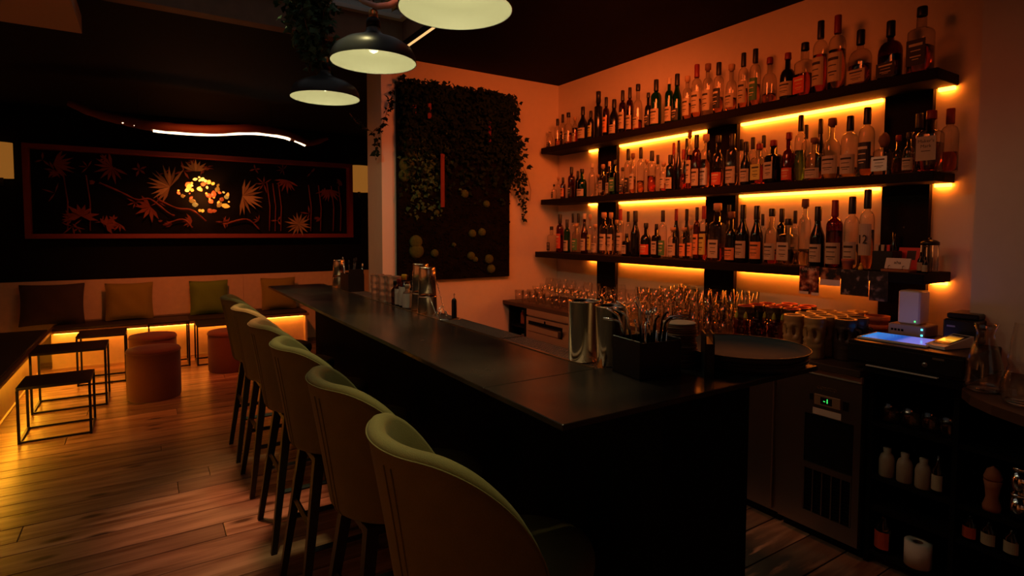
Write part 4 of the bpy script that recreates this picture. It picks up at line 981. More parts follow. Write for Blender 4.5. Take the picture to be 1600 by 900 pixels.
q = thing('red_card_box', 'red leaflet stand behind the white business cards', 'leaflet', (3.07, 1.265, Z3)); obj('leaflets', MB().box((0, -.045, 0), (.006, .045, .115), mx=Matrix.Rotation(.25, 4, 'Y')), M_RED, q); obj('print', MB().box((-.001, -.03, .055), (-.0002, .008, .10), mx=Matrix.Rotation(.25, 4, 'Y')), M_BLKLAB, q)
lowbottle(3.0, 1.178, Z3, .095, .014, 'tiny dark bottle right of the business cards', 'k', 'c'); lowbottle(2.97, 1.148, Z3, .075, .012, 'smallest dark vial at the shelf end', 'k', 'c')
q = thing('french_press', 'glass press pot with black lid at the right end of the bottom shelf', 'press pot', (3.08, 1.175, Z3)); obj('glass_wall', MB().lathe([(.034, .003), (.034, .125)], 20, cap=False), TG, q); obj('base', MB().lathe([(.036, 0), (.036, .0025), (.02, .003)], 20), M_BLKMET, q)
obj('lid', MB().lathe([(.037, .1255), (.037, .14), (.022, .15), (.006, .152), (.006, .16), (0, .165)], 20), M_BLKPLA, q); obj('handle', MB().tube([(-.036, 0, .12), (-.062, 0, .118), (-.064, 0, .05), (-.036, 0, .02)], .005, 6), M_BLKPLA, q)
for s_ in range(4): obj('frame_bar', MB().box((.0345*math.cos(s_*PI/2+.7)-.002, .0345*math.sin(s_*PI/2+.7)-.002, .003), (.0345*math.cos(s_*PI/2+.7)+.002, .0345*math.sin(s_*PI/2+.7)+.002, .1254)), M_CHROME, q)
q = thing('terracotta_cup', 'little terracotta cup in front of the clear bottle near the number 12 label', 'cup', (2.935, 1.47, Z3)); obj('wall', MB().lathe([(.020, 0), (.026, .04), (.028, .041), (.028, .052), (.024, .052), (.018, .006), (0, .006)], 18, cap=False), M_TERRA, q)
q = thing('duck_figurine', 'tiny yellow figurine glowing by the number 12 bottle foot', 'figurine', (2.93, 1.405, Z3)); yl = mat('yellow_glazed_figure', (.8, .5, .05), .35)
obj('body', MB().lathe([(.009, 0), (.012, .008), (.009, .018), (.005, .021), (.007, .028), (.004, .035), (0, .037)], 12), yl, q); obj('beak', MB().box((-.011, -.002, .026), (-.006, .002, .029)), M_TERRA, q)
# postcards hanging from the bottom shelf edge
def photo_mat(name, seed, cols):
    mt, nt, b = new_mat(name); N = nt.nodes; L = nt.links
    tc = N.new('ShaderNodeTexCoord'); mp = N.new('ShaderNodeMapping'); mp.inputs['Location'].default_value = (seed, seed*2, 0); L.new(tc.outputs['Object'], mp.inputs[0])
    n = N.new('ShaderNodeTexNoise'); n.inputs['Scale'].default_value = 28; n.inputs['Detail'].default_value = 4; L.new(mp.outputs[0], n.inputs[0])
    r = N.new('ShaderNodeValToRGB'); e = r.color_ramp.elements; e[0].position = .42; e[0].color = (.01, .01, .01, 1); e[1].position = .68; e[1].color = (*cols[1], 1); k = e.new(.54); k.color = (*cols[0], 1)
    L.new(n.outputs[0], r.inputs[0]); L.new(r.outputs[0], b.inputs['Base Color']); b.inputs['Roughness'].default_value = .35; return mt
pc = [(1.700, 1.595, 1.298, 1.150, 0), (1.590, 1.488, 1.294, 1.235, 1), (1.486, 1.355, 1.292, 1.165, 2), (1.352, 1.272, 1.29, 1.150, 3)]
PM = [photo_mat('party_photo_print', 1.3, ((.25, .05, .02), (.75, .45, .30))), photo_mat('landscape_photo_print', 4.1, ((.22, .07, .03), (.55, .28, .14))), photo_mat('black_and_white_photo_print', 7.7, ((.03, .02, .02), (.35, .28, .25))), photo_mat('grey_photo_print', 9.2, ((.04, .03, .03), (.3, .2, .16)))]
PLB = ['dark party poster card with faces hanging from the bottom shelf, leftmost', 'landscape postcard with white strip hanging from the bottom shelf', 'wide dark photo card hanging from the bottom shelf', 'narrow dark photo card, rightmost on the bottom shelf edge']
for k, (y0, y1, z1, z0, i) in enumerate(pc):
    q = thing('postcard', PLB[k], 'postcard', (2.9075, (y0+y1)/2, z1)); h = z1-z0; wv = (y0-y1)/2
    obj('photo', MB().box((-.0012, -wv, -h), (0, wv, 0)), PM[i], q)
    if k == 0: text('lettering', 'DRINKS', .022, mat('pale_grey_print', (.5, .47, .42), .6), q, face_minus_x(-.0015, 0, -.018)); obj('torn_strip', MB().box((-.0016, .002, -h), (-.0013, wv, -h+.014)).box((-.0016, -wv, -h-.003), (-.0013, -.014, -h+.012)), MC['white_paper'], q)
    if k == 1: obj('white_strip', MB().box((-.0016, -wv, -h-.03), (-.0001, wv, -h)), MC['white_paper'], q)
# ================================================================ PENDANT LAMPS
M_SHO = mat('dark_lamp_enamel', (.030, .033, .036), .35); M_SHI = mat('cream_lamp_lining', (.205, .205, .165), .6); M_BRASS = mat('aged_brass', (.55, .32, .12), .3, 1.)
def pendant(x, y, z, label):
    t = thing('pendant_lamp', label, 'pendant lamp', (x, y, z), 0, 'dark dome pendants over the bar')
    po = [(.190, 0), (.190, .005), (.184, .035), (.168, .062), (.130, .088), (.085, .105), (.050, .118), (.033, .135), (.030, .150)]
    pi = [(r-.0025, zz-.0005) for r, zz in po]; pi[0] = (.1875, 0)
    obj('shade', MB().lathe(po, 48, cap=False).ring(.1895, .0016, 0, 48, 6), M_SHO, t)
    obj('shade_lining', MB().lathe(pi, 48, cap=False), M_SHI, t)
    obj('neck', MB().lathe([(.031, .1505), (.031, .185), (.026, .192), (.02, .195)], 24), M_BLKMET, t)
    obj('socket', MB().lathe([(.019, .1955), (.021, .20), (.021, .225), (.015, .232), (.006, .234)], 20), M_BRASS, t)
    obj('bulb', MB().lathe([(0, .040), (.018, .047), (.026, .066), (.020, .090), (.012, .105), (.012, .130)], 18), emit('bulb_glow', (1., .86, .42), 1.6), t)
    obj('cord', MB().tube([(0, 0, .2345), (0, 0, 2.999-z)], .003, 6), M_BLKPLA, t)
    light('bulb_light', 'POINT', (x, y, z+.028), 3.3, (1., .90, .46), .022).parent = None
pendant(.884, 1.728, 2.214, 'nearest and largest dark dome pendant, cut by the top edge'); pendant(.876, 2.519, 2.232, 'middle dark dome pendant with its bulb in view'); pendant(.870, 3.32, 2.226, 'farthest and smallest dark dome pendant, under the hanging ivy')
# ================================================================ IVY
def leaf_quads(b, p, nrm, size, rnd):
    d = Vector((rnd.uniform(-1, 1), rnd.uniform(-1, 1), rnd.uniform(-1.3, .3))).normalized(); s_ = d.cross(nrm)
    if s_.length < .1: s_ = d.cross(Vector((.3, .8, .5)))
    s_.normalize(); s_ *= size*.42; d = d*size; k = nrm.normalized()*size*.12
    n = len(b.v)
    for q in (p, p+d*.30+s_-k, p+d*.55+s_*.55+k*.3, p+d, p+d*.55-s_*.55+k*.3, p+d*.30-s_-k, p+d*.5+k): b.v.append(tuple(q))
    for q in ((0,1,6),(1,2,6),(2,3,6),(3,4,6),(4,5,6),(5,0,6)): b.f.append([n+i for i in q]); b.sm.append(False)
def vine(name, label, paths, dens, spread, size, mt, seed, x0=(0,0,0)):
    rnd = random.Random(seed); t = thing(name, label, 'ivy', x0); st = MB(); lv = MB(); O = Vector(x0)
    for pts in paths:
        P = [Vector(p)-O for p in pts]
        st.tube(P, .0022, 4)
        for i in range(len(P)-1):
            L = (P[i+1]-P[i]).length; n = max(1, int(L*dens))
            for k in range(n):
                p = P[i].lerp(P[i+1], rnd.random())+Vector([rnd.gauss(0, spread*.5) for _ in range(3)])
                leaf_quads(lv, p, Vector((rnd.uniform(-1, .2), rnd.uniform(-1, .1), rnd.uniform(-.3, 1))).normalized(), size*rnd.uniform(.6, 1.15), rnd)
    obj('stem', st, M_BENCHW, t); o = obj('foliage', lv, mt, t); o['kind'] = 'stuff'
    return t
rv = random.Random(11); paths = []
for k in range(11):
    x = .82+rv.uniform(-.19, .14); y = 3.33+rv.uniform(-.10, .10); z1 = rv.choice([2.42, 2.5, 2.56, 2.62, 2.7])
    xm = x+(.88-x)*.7; paths.append([(x, y, 2.99), (x+rv.uniform(-.03, .03), y, 2.8), ((x+xm)/2, y, (2.8+z1)/2), (xm, 3.33+(y-3.33)*.4, z1)])
vine('hanging_ivy', 'dense green ivy hanging over the farthest pendant lamp', paths, 190, .055, .058, M_LEAF, 5, (.82, 3.33, 2.95))
vine('hanging_ivy', 'thin ivy garland trailing across the top of the white column', [[(1.68, 4.13, 2.66), (1.60, 4.12, 2.58), (1.56, 4.12, 2.44), (1.50, 4.12, 2.27), (1.42, 4.12, 2.20), (1.30, 4.12, 2.26), (1.25, 4.12, 2.32)], [(1.50, 4.12, 2.28), (1.46, 4.12, 2.15), (1.44, 4.12, 2.0)]], 90, .018, .045, M_LEAFD, 8, (1.5, 4.12, 2.3))
vine('hanging_ivy', 'sprig of ivy and white branch on top of the middle pendant', [[(.78, 2.52, 2.56), (.90, 2.52, 2.52), (1.05, 2.54, 2.57)]], 60, .03, .05, M_LEAF, 9, (.9, 2.52, 2.55))
q = thing('white_branch', 'white driftwood piece resting above the middle pendant lamp', 'driftwood', (.885, 2.519, 2.47)); wb = mat('bleached_wood', (.62, .60, .58), .7, bump=.3)
obj('branch', MB().tube([(-.10, -.02, .03), (-.06, -.02, .012), (.0, -.02, .004), (.06, -.02, .022), (.12, -.02, .065), (.16, -.02, .10)], [.004, .011, .014, .015, .011, .005], 8), wb, q)
for a, b in ((-.05, -.10), (-.02, -.05)): obj('twig', MB().tube([(a, -.02, .012), (a-.015, -.03, .035), (b, -.03, .05)], [.006, .004, .002], 6), wb, q)
# ================================================================ LIVING WALL
lw = thing('living_wall_panel', 'tall dark moss panel with ivy and green cushions on the pale wall', 'plant wall', (2.13, 4.19, 1.08)); LX0, LX1, LZ1 = -.505, .515, 1.53
def moss_mat():
    mt, nt, b = new_mat('dark_moss'); N = nt.nodes; L = nt.links; tc = N.new('ShaderNodeTexCoord'); n = N.new('ShaderNodeTexNoise'); n.inputs['Scale'].default_value = 14; n.inputs['Detail'].default_value = 8; L.new(tc.outputs['Object'], n.inputs[0])
    r = N.new('ShaderNodeValToRGB'); e = r.color_ramp.elements; e[0].position = .35; e[0].color = (.005, .004, .002, 1); e[1].position = .75; e[1].color = (.011, .009, .004, 1); L.new(n.outputs[0], r.inputs[0]); L.new(r.outputs[0], b.inputs['Base Color']); b.inputs['Roughness'].default_value = .95; b.inputs['Specular IOR Level'].default_value = .05
    bp = N.new('ShaderNodeBump'); bp.inputs['Strength'].default_value = 1.; bp.inputs['Distance'].default_value = .01; L.new(n.outputs[0], bp.inputs['Height']); L.new(bp.outputs[0], b.inputs['Normal']); return mt
obj('backing_board', MB().bbox((LX0, -.035, 0), (LX1, .0, LZ1), .003), moss_mat(), lw)
rl = random.Random(21); fol = MB(); fd = MB(); low = MB()
for k in range(3000):
    u = rl.random(); x = LX0+.02+(LX1-LX0-.01)*u; dz = abs(rl.gauss(0, .33)); z = LZ1+.02-dz
    if z < .62: continue
    leaf_quads(fd, Vector((x, -.04-rl.random()*.10*min(1, (z-.3)), z)), Vector((rl.uniform(-.6, .4), -1, rl.uniform(-.3, .8))).normalized(), rl.uniform(.03, .06), rl)
for k in range(900):       # trailing mass on the right edge
    z = 1.5-abs(rl.gauss(0, .30)); x = LX1-.10+rl.gauss(.0, .055)+(.10 if z < 1.2 else 0)
    if z < .75: continue
    leaf_quads(fd, Vector((x, -.05-rl.random()*.10, z)), Vector((rl.uniform(-.6, .4), -1, rl.uniform(-.3, .8))).normalized(), rl.uniform(.03, .055), rl)
for k in range(420):
    x = LX0+.20+rl.gauss(0, .10); z = .95+rl.gauss(0, .24)
    if x < LX0+.02 or z < .5: continue
    leaf_quads(fol, Vector((x, -.04-rl.random()*.03, z)), Vector((rl.uniform(-.6, .4), -1, .3)).normalized(), rl.uniform(.025, .05), rl)
for k in range(1600):
    leaf_quads(low, Vector((rl.uniform(LX0+.01, LX1-.01), -.036-rl.random()*.012, rl.uniform(.02, .9))), Vector((rl.uniform(-.6, .6), -1, rl.uniform(-.3, .6))).normalized(), rl.uniform(.012, .026), rl)
for nm, b, mt in (('foliage', fd, M_LEAFD), ('pale_foliage', fol, M_LEAF), ('moss_tufts', low, mat('brown_moss', (.009, .006, .0035), .9, spec=.05, vary=.6, bscale=30))):
    o = obj(nm, b, mt, lw); o['kind'] = 'stuff'
for pts in ([(.46, -.08, 1.2), (.56, -.08, 1.02), (.60, -.07, .84), (.585, -.06, .66)], [(.50, -.08, 1.1), (.60, -.07, .95), (.66, -.05, .80), (.655, -.04, .62), (.66, -.04, .50)], [(.46, -.09, 1.1), (.52, -.08, .9), (.53, -.06, .75)]):
    st = MB().tube(pts, .002, 4); lv = MB()
    for i in range(len(pts)-1):
        for k in range(22):
            p = Vector(pts[i]).lerp(Vector(pts[i+1]), rl.random())+Vector([rl.gauss(0, .014) for _ in range(3)]); leaf_quads(lv, p, Vector((-.3, -1, .2)).normalized(), rl.uniform(.025, .042), rl)
    s_ = obj('trailing_stem', st, M_BENCHW, lw); o = obj('leaves', lv, M_LEAFD, s_); o['kind'] = 'stuff'
obj('bare_tendril', MB().tube([(.62, -.06, .98), (.70, -.03, .88), (.745, -.02, .76), (.73, -.03, .66)], .0022, 5), M_BENCHW, lw)
M_CUSH = mat('lime_moss_cushion', (.065, .09, .018), .95, bump=1., bscale=70, vary=.4)
for (x, z, r) in [(1.771, 1.386, .055), (1.775, 1.315, .062), (1.93, 1.293, .034), (2.202, 1.777, .036), (2.409, 1.70, .030), (2.274, 1.451, .035), (2.365, 1.462, .036), (2.262, 1.265, .036), (2.30, 1.235, .025), (2.435, 1.234, .042), (2.455, 1.15, .040), (1.70, 1.98, .065), (1.735, 2.05, .05), (1.68, 1.90, .05), (1.72, 2.2, .05), (1.95, 1.62, .022), (2.10, 1.36, .018)]:
    b = MB(); rr = random.Random(int(x*1000)); b.lathe([(r, 0), (r*.96, .012), (r*.75, .024), (r*.4, .031), (0, .033)], 16, mx=Matrix.Rotation(PI/2, 4, 'X'))
    o = obj('moss_cushion', b, M_CUSH, lw, (x-2.13, -.0352, z-1.08))
M_RSTR = mat('red_bark_strip', (.17, .012, .008), .6, bump=.4, bscale=40)
for (x, z0, z1, w_) in ((-.16, .58, 1.0, .017), (-.27, 1.26, 1.38, .016), (.27, 1.13, 1.30, .014), (-.40, 1.28, 1.36, .02)):
    obj('red_bark_strip', MB().bbox((x-w_, -.112, z0), (x+w_, -.104, z1), .002), M_RSTR, lw)
# ================================================================ LOUNGE
M_STRIP = emit('bench_led_glow', BENCH, BENCH_S); M_STRIPF = emit('far_bench_led_glow', (1., .25, .02), 34.)
bn = thing('wall_bench', 'long dark bench along the far wall lit from underneath', 'bench', (0, 7.75, 0)); o_ = (0, 7.75, 0)
fo('seat_board', (-.90, 7.48, .385), (1.72, 7.985, .415), M_BENCHW, bn, o_, .003); fo('seat_pad', (-.86, 7.50, .4155), (1.70, 7.97, .44), M_BENCHT, bn, o_, .006)
x = -.88
while x < 1.6:
    fo('base_panel', (x+.002, 7.60, .012), (min(x+.86, 1.70)-.002, 7.62, .3845), M_PLY, bn, o_); x += .86
fo('base_rail', (-.88, 7.585, 0), (1.70, 7.63, .0115), M_PLY, bn, o_); fo('end_panel', (1.675, 7.50, 0), (1.698, 7.98, .3845), M_PLY, bn, o_)
fo('led_strip', (-.85, 7.545, .372), (1.66, 7.56, .3845), M_STRIPF, bn, o_)
bl = thing('wall_bench', 'dark bench along the left wall lit yellow from underneath', 'bench', (-1.15, 5.8, 0)); o_ = (-1.15, 5.8, 0)
fo('seat_board', (XL+.01, 4.6, .395), (-.86, 7.47, .425), M_BENCHW, bl, o_, .003); fo('seat_pad', (XL+.01, 4.62, .4255), (-.89, 7.46, .445), M_BENCHT, bl, o_, .006)
yy = 4.62
while yy < 7.4:
    fo('base_panel', (-1.0, yy+.002, .012), (-.98, min(yy+1.0, 7.47)-.002, .3945), M_PLY, bl, o_); yy += 1.0
fo('base_rail', (-1.01, 4.62, 0), (-.965, 7.47, .0115), M_PLY, bl, o_); fo('led_strip', (-.955, 4.65, .380), (-.925, 7.45, .3945), M_STRIP, bl, o_)
def pillow(x, y, z, w_, h_, th, mt, label, rx, rz):
    b = MB(); n = 14; v = []; f = []
    for s_ in (1, -1):
        for i in range(n+1):
            for j in range(n+1):
                u, q = i/n*2-1, j/n*2-1; e = (1-abs(u)**3.2)*(1-abs(q)**3.2); pin = 1-.05*(1-abs(u*q))*0
                ww = 1-.06*(1-q*q)*abs(u)**2; hh = 1-.06*(1-u*u)*abs(q)**2
                v.append((u*w_/2*ww, s_*th/2*max(e, 0)**.55+.006*math.sin(u*7+q*4)*e, q*h_/2*hh))
    m1 = (n+1)**2
    for i in range(n):
        for j in range(n):
            a = i*(n+1)+j; f.append((a, a+1, a+n+2, a+n+1)); f.append((m1+a, m1+a+n+1, m1+a+n+2, m1+a+1))
    b.add(v, f, True); t = thing('cushion', label, 'cushion', (x, y, z)); t.rotation_euler = (rx, 0, rz)
    obj('cover', b, mt, t)
    e = []; 
    for i in range(4*n): 
        k, j = divmod(i, n); u = j/n*2-1; uu, qq = [(u, -1), (1, u), (-u, 1), (-1, -u)][k]; ww = 1-.06*(1-qq*qq)*abs(uu)**2; hh = 1-.06*(1-uu*uu)*abs(qq)**2; e.append((uu*w_/2*ww, 0, qq*h_/2*hh))
    e.append(e[0]); obj('seam', MB().tube(e, .004, 5), mt, t)
M_OL = mat('olive_yellow_fabric', (.24, .19, .035), .9, bump=.3, bscale=150); M_GR = mat('leaf_green_fabric', (.13, .22, .03), .9, bump=.3, bscale=150); M_DKF = mat('charcoal_brown_fabric', (.05, .035, .028), .9, bump=.3, bscale=150); M_ORF = mat('orange_red_fabric', (.55, .10, .03), .9, bump=.3, bscale=150)
pillow(-.88, 7.80, .665, .56, .44, .16, M_DKF, 'large charcoal cushion at the left corner of the far bench', -.18, -.03); pillow(-.19, 7.82, .655, .46, .42, .14, M_OL, 'olive yellow cushion on the middle of the far bench', -.17, 0)
pillow(.62, 7.83, .650, .42, .41, .14, M_GR, 'bright green cushion on the far bench, left of the stools', -.17, .02); pillow(1.42, 7.83, .650, .42, .41, .14, M_OL, 'olive cushion at the right end of the far bench behind the bar', -.17, 0)
pillow(-1.27, 6.30, .655, .42, .42, .13, M_ORF, 'orange red cushion on the left bench, cut by the left edge', -.14, 1.52)
# side tables
def side_table(x0, x1, y0, y1, z, label):
    cx, cy = (x0+x1)/2, (y0+y1)/2; a, b = (x1-x0)/2, (y1-y0)/2; t = thing('side_table', label, 'side table', (cx, cy, 0), 0, 'black metal frame side tables'); s_ = .008
    obj('table_top', MB().bbox((-a, -b, z-.022), (a, b, z), .003), M_BLKWOOD, t)
    for sx in (-1, 1):
        for sy in (-1, 1): obj('leg', MB().box((sx*(a-s_)-s_, sy*(b-s_)-s_, .0165), (sx*(a-s_)+s_, sy*(b-s_)+s_, z-.0225)), M_BLKMET, t)
        obj('floor_rail', MB().box((sx*(a-s_)-s_, -b, 0), (sx*(a-s_)+s_, b, .016)), M_BLKMET, t)
    for sy in (-.95, .95): obj('cross_rail', MB().box((-a+2*s_+.0005, sy*(b-s_)-s_*.7, .0), (a-2*s_-.0005, sy*(b-s_)+s_*.7, .014)), M_BLKMET, t)
side_table(-.785, -.37, 5.04, 5.42, .395, 'lowest black side table nearest on the left'); side_table(-.815, -.315, 5.80, 6.22, .49, 'taller black side table behind the lowest one')
side_table(-.59, -.20, 6.62, 7.02, .47, 'black side table at the far bench, left of the round poufs'); side_table(.42, .82, 6.95, 7.35, .44, 'farthest black side table behind the brown poufs')
side_table(-.02, .36, 7.0, 7.38, .50, 'small black side table just behind the paired poufs')
def pouf(x, y, r, h, label):
    t = thing('pouf', label, 'pouf', (x, y, 0), 0, 'round brown velvet poufs'); pv = mat('rust_velvet', (.15, .036, .016), .85, bump=.3, bscale=200, sheen=.3)
    obj('body', MB().lathe([(r*.96, 0), (r, .015), (r*1.01, h*.5), (r, h-.03)], 36, cap=False).lathe([(0, 0), (r*.96, 0)], 36, cap=False), pv, t)
    obj('seat_top', MB().lathe([(r+.002, h-.0295), (r+.004, h-.02), (r*.97, h-.005), (r*.7, h+.004), (0, h+.008)], 36), pv, t); obj('piping', MB().ring(r+.003, .004, h-.030, 36, 6), pv, t)
pouf(.02, 5.88, .205, .44, 'rust velvet pouf in front, the nearest one'); pouf(.02, 6.56, .20, .45, 'rust velvet pouf directly behind the nearest one'); pouf(.71, 6.62, .21, .42, 'rust velvet pouf at right beside the bar stools')
# artwork
def cr(P, n=6):
    out = []
    for i in range(len(P)-1):
        p0, p1, p2, p3 = [Vector(P[min(max(i+k, 0), len(P)-1)]) for k in (-1, 0, 1, 2)]
        for j in range(n): t_ = j/n; out.append(.5*((2*p1)+(p2-p0)*t_+(2*p0-5*p1+4*p2-p3)*t_**2+(3*p1-p0-3*p2+p3)*t_**3))
    out.append(Vector(P[-1])); return out
af = thing('framed_plant_relief', 'wide framed relief of dried plants with a ring of stones given an added glow', 'artwork', (.66, 7.99, 1.88)); AW, AH = 1.75, .505; D = .16
M_FR = mat('red_brown_frame_wood', (.20, .03, .015), .5, bump=.2, bscale=20)
for a, b in (((-AW, -D, -AH), (AW, 0, -AH+.05)), ((-AW, -D, AH-.05), (AW, 0, AH)), ((-AW, -D, -AH+.0505), (-AW+.05, 0, AH-.0505)), ((AW-.05, -D, -AH+.0505), (AW, 0, AH-.0505))): obj('frame_board', MB().box(a, b), M_FR, af)
obj('backing', MB().box((-AW+.0505, -.02, -AH+.0505), (AW-.0505, 0, AH-.0505)), M_BLACK, af)
M_DRY = mat('dried_palm_leaf', (.34, .22, .11), .7); M_DRR = mat('red_dried_leaf', (.22, .05, .02), .7)
def fan(x, z, R, a0, a1, n, mt, y=-.12, wd=.016):
    o = None; b = MB()
    for k in range(n):
        a = math.radians(a0+(a1-a0)*k/(n-1)+rl.uniform(-4, 4)); L = R*rl.uniform(.8, 1.05); d = Vector((math.cos(a), rl.uniform(-.25, .15), math.sin(a))); s_ = Vector((-math.sin(a), 0, math.cos(a)))*wd; th = Vector((0, .002, 0))
        P = Vector((x, y, z)); q = [P, P+d*L*.5+s_, P+d*L, P+d*L*.5-s_]
        b.add([tuple(p) for p in q]+[tuple(p+th) for p in q], [(0,1,2,3), (7,6,5,4), (0,4,5,1), (1,5,6,2), (2,6,7,3), (3,7,4,0)])
    obj('dried_fan_leaf', b, mt, af)
fan(-.42, .10, .26, 60, 250, 13, M_DRY); fan(.36, .02, .26, -100, 80, 12, M_DRY); fan(1.02, -.33, .17, 0, 340, 15, M_DRY, -.165, .013); fan(-1.27, -.26, .17, -20, 200, 8, M_DRR, -.12, .022); fan(-1.05, -.36, .12, -60, 120, 6, M_DRR, -.12, .02)
fan(-.62, -.14, .18, 120, 300, 7, M_DRR, -.1, .02); fan(-.15, .30, .16, 20, 160, 7, M_DRY); fan(1.45, .15, .2, 200, 340, 9, M_DRR, -.08, .014); fan(-.98, .30, .2, 100, 330, 10, M_DRR, -.08, .016); fan(.9, .25, .18, 180, 330, 8, M_DRR, -.08, .014); fan(-1.5, .3, .2, -60, 60, 8, M_DRR, -.1, .016)
for pts in ([(-1.1, -.1, .12), (-.9, -.12, .02), (-.75, -.13, -.06), (-.62, -.12, -.05), (-.45, -.12, -.20), (-.38, -.12, -.24)], [(-.55, -.1, -.05), (-.35, -.12, -.15), (-.2, -.13, -.17), (-.05, -.12, -.3)], [(-.5, -.1, -.35), (-.3, -.13, -.28), (-.2, -.12, -.38)], [(.15, -.1, -.34), (.4, -.13, -.27), (.55, -.12, -.4)]):
    rp_ = cr(pts, 5); obj('twisted_root', MB().tube(rp_, [rl.uniform(.005, .012) for _ in rp_], 7), M_DRR, af)
for k in range(9):
    x = [.75, .82, 1.2, 1.33, -1.4, -1.2, .68, 1.5, 1.6][k]; obj('dried_stalk', MB().tube([(x, -.06, -.42), (x+.01, -.07, -.1), (x-.02, -.06, .2)], .007, 5), M_DRR, af)
for k in range(52):  # emission stands in for a lamp shining through translucent stones
    a = 2*PI*k/22+rl.uniform(-.15, .15); R = rl.uniform(.13, .21) if k < 22 else rl.uniform(.20, .30); s_ = rl.uniform(.010, .036)
    if 22 <= k < 40: a = rl.uniform(1.5, 3.1)
    if k >= 40: R = rl.uniform(.02, .16)
    hot = [(1., .26, .02), (1., .42, .06), (1., .09, .01)][rl.choice((0, 0, 1, 2))]
    x, z = -.03+R*1.15*math.cos(a), -.01+R*math.sin(a)*.85
    st = 3.2 if a % 6.28 > 1.2 and a % 6.28 < 3.0 else rl.choice((.5, 1.4, 2.2))
    obj('emissive_stone', MB().lathe([(0, -s_*.9), (s_*.6, -s_*.6), (s_*.9, 0), (s_*.5, s_*.6), (0, s_*.9)], 7, mx=Matrix.Translation((x, -.125+rl.uniform(-.02, .02), z)) @ Matrix.Rotation(rl.random()*3, 4, 'Y') @ Matrix.Diagonal((1, .7, rl.uniform(.8, 1.6), 1))), emit('emissive_stone_%.2f_%.1f' % (hot[1], st), hot, st), af)
for k in range(46):
    x = rl.uniform(-1.6, 1.62); z = rl.choice((rl.uniform(-.42, -.2), rl.uniform(.2, .40), rl.uniform(-.4, .4)))
    if -.45 < x < .4 and abs(z) < .25: continue
    fan(x, z, rl.uniform(.05, .13), rl.uniform(0, 180), rl.uniform(200, 420), rl.randint(3, 6), M_DRR, rl.uniform(-.12, -.05), rl.uniform(.006, .014))
light('relief_lamp', 'POINT', (.60, 7.80, 1.90), 5.5, (1., .28, .06), .05)
# driftwood lamp
dz = thing('driftwood_lamp', 'long glowing driftwood branch lamp hanging in front of the relief', 'hanging lamp', (.55, 6.6, 2.5)); dp = [(-1.13, 0, .13), (-.95, 0, .06), (-.72, 0, .015), (-.42, 0, -.018), (0, 0, -.010), (.4, 0, .040), (.70, 0, .030), (.86, 0, -.015), (1.0, 0, -.055), (1.2, 0, .015)]
cp_ = cr(dp); nn = len(cp_); obj('branch', MB().tube(cp_, [.010+.042*math.sin(PI*min(1, .06+.94*i/nn))**.6+rl.uniform(-.004, .004) for i in range(nn)], 10), mat('dark_red_driftwood', (.16, .05, .025), .7, bump=.6, bscale=25), dz)
lp = [p+Vector((0, -.016, -.046)) for p in cp_[17:40]]; obj('light_strip', MB().tube(lp, .015, 6), emit('warm_white_strip', (1., .72, .42), 4.5), dz)
obj('light_strip', MB().tube([p+Vector((0, -.014, -.040)) for p in cp_[41:47]], .009, 6), MC['warm_white_strip'], dz)
for k in (12, 14, 15): obj('fairy_bulb', MB().lathe([(0, -.007), (.007, 0), (0, .007)], 8, mx=Matrix.Translation(cp_[k]+Vector((0, -.03, -.03)))), MC['warm_white_strip'], dz)
for x in (-.6, .6): obj('hanging_wire', MB().tube([(x, 0, .02), (x, 0, ZC-2.5)], .0015, 4), M_BLKMET, dz)
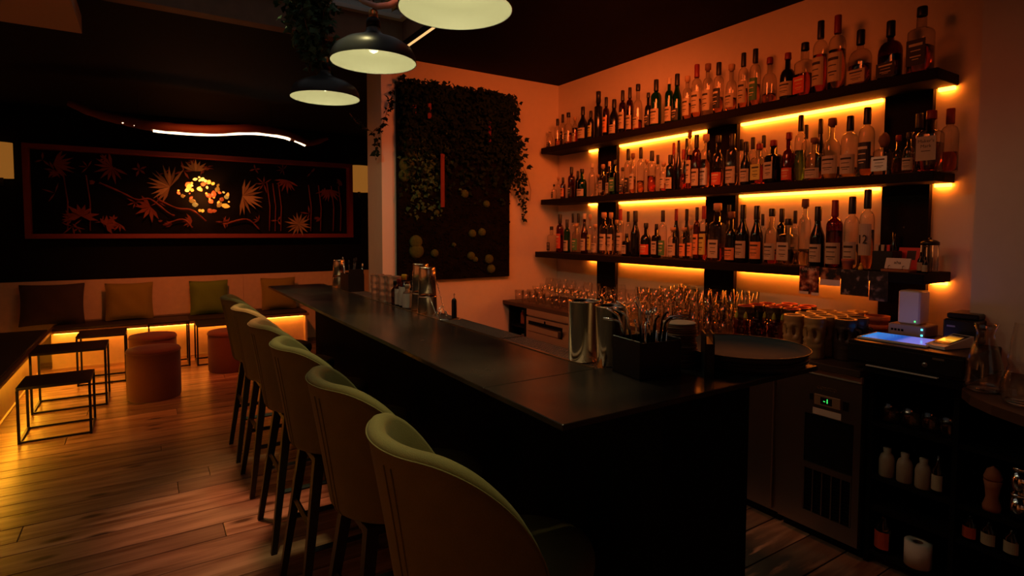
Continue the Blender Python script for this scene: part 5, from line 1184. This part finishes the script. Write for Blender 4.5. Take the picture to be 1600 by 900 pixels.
# sconces
for (x0, x1, nm) in ((2.43, 2.66, 'pale box wall lamp at the right of the framed relief'), (-1.40, -1.17, 'pale box wall lamp at the left edge beside the framed relief')):
    t = thing('wall_lamp', nm, 'wall lamp', ((x0+x1)/2, 7.995, 2.01)); a = (x1-x0)/2
    obj('shade', MB().lathe([(a, 0), (a, .37)], 24, sy=.6, cap=False, mx=Matrix.Translation((0, -a*.65, 0))), mat('cream_lampshade', (.16, .08, .02), .8, em=(1., .36, .05), es=.22), t); obj('bracket', MB().box((-.02, -a*.1, -.08), (.02, 0, .02)), M_BLKMET, t)
    obj('bulb', MB().lathe([(0, .10), (.02, .12), (.025, .15), (0, .19)], 12, mx=Matrix.Translation((0, -a*.65, 0))), emit('sconce_bulb', (1., .5, .1), 1.2), t)

# unseen benches added so that their orange glow reflects in the steel
M_STRIP2 = emit('added_bench_glow', (1., .22, .03), 3.)
for (nm, o_, A, B) in (('added dark bench along the unseen left wall, lit underneath for reflections', (-1.15, -.5, 0), (XL+.01, -2.45, 0), (-.86, 1.3, 0)), ('added dark bench along the unseen front wall, lit underneath for reflections', (1.0, -2.2, 0), (-.80, -2.49, 0), (2.95, -2.0, 0))):
    t = thing('wall_bench', nm, 'bench', o_); a, b = A, B; side = o_[0] < 0
    fo('seat_board', (a[0], a[1], .395), (b[0], b[1], .425), M_BENCHW, t, o_, .003)
    if side: fo('base_panel', (-1.0, a[1], .0), (-.98, b[1], .3945), M_PLY, t, o_); fo('led_strip', (-.955, a[1]+.05, .38), (-.93, b[1]-.05, .3945), M_STRIP2, t, o_)
    else: fo('base_panel', (a[0], -2.14, 0), (b[0], -2.12, .3945), M_PLY, t, o_); fo('led_strip', (a[0]+.05, -2.09, .38), (b[0]-.05, -2.065, .3945), M_STRIP2, t, o_)
for k, (x, y) in enumerate([(-1.37, .2), (-1.37, 1.5), (-1.37, 2.8)]):  # glowing tubes added out of view to streak the shaker tins
    t = thing('wall_lamp', 'added amber tube lamp in the unseen front of the room, %s' % ['left wall nearest the front', 'left wall middle', 'left wall nearest the lounge'][k], 'wall lamp', (x, y, 1.25), 0, 'added amber tubes in the unseen front of the room')
    obj('tube', MB().lathe([(.035, -.6), (.035, .6)], 14), emit('added_tube_glow', (1., .24, .04), 1.3), t); obj('bracket', MB().box((-.036, -.02, -.62), (.036, .02, -.601)), M_BLKMET, t)
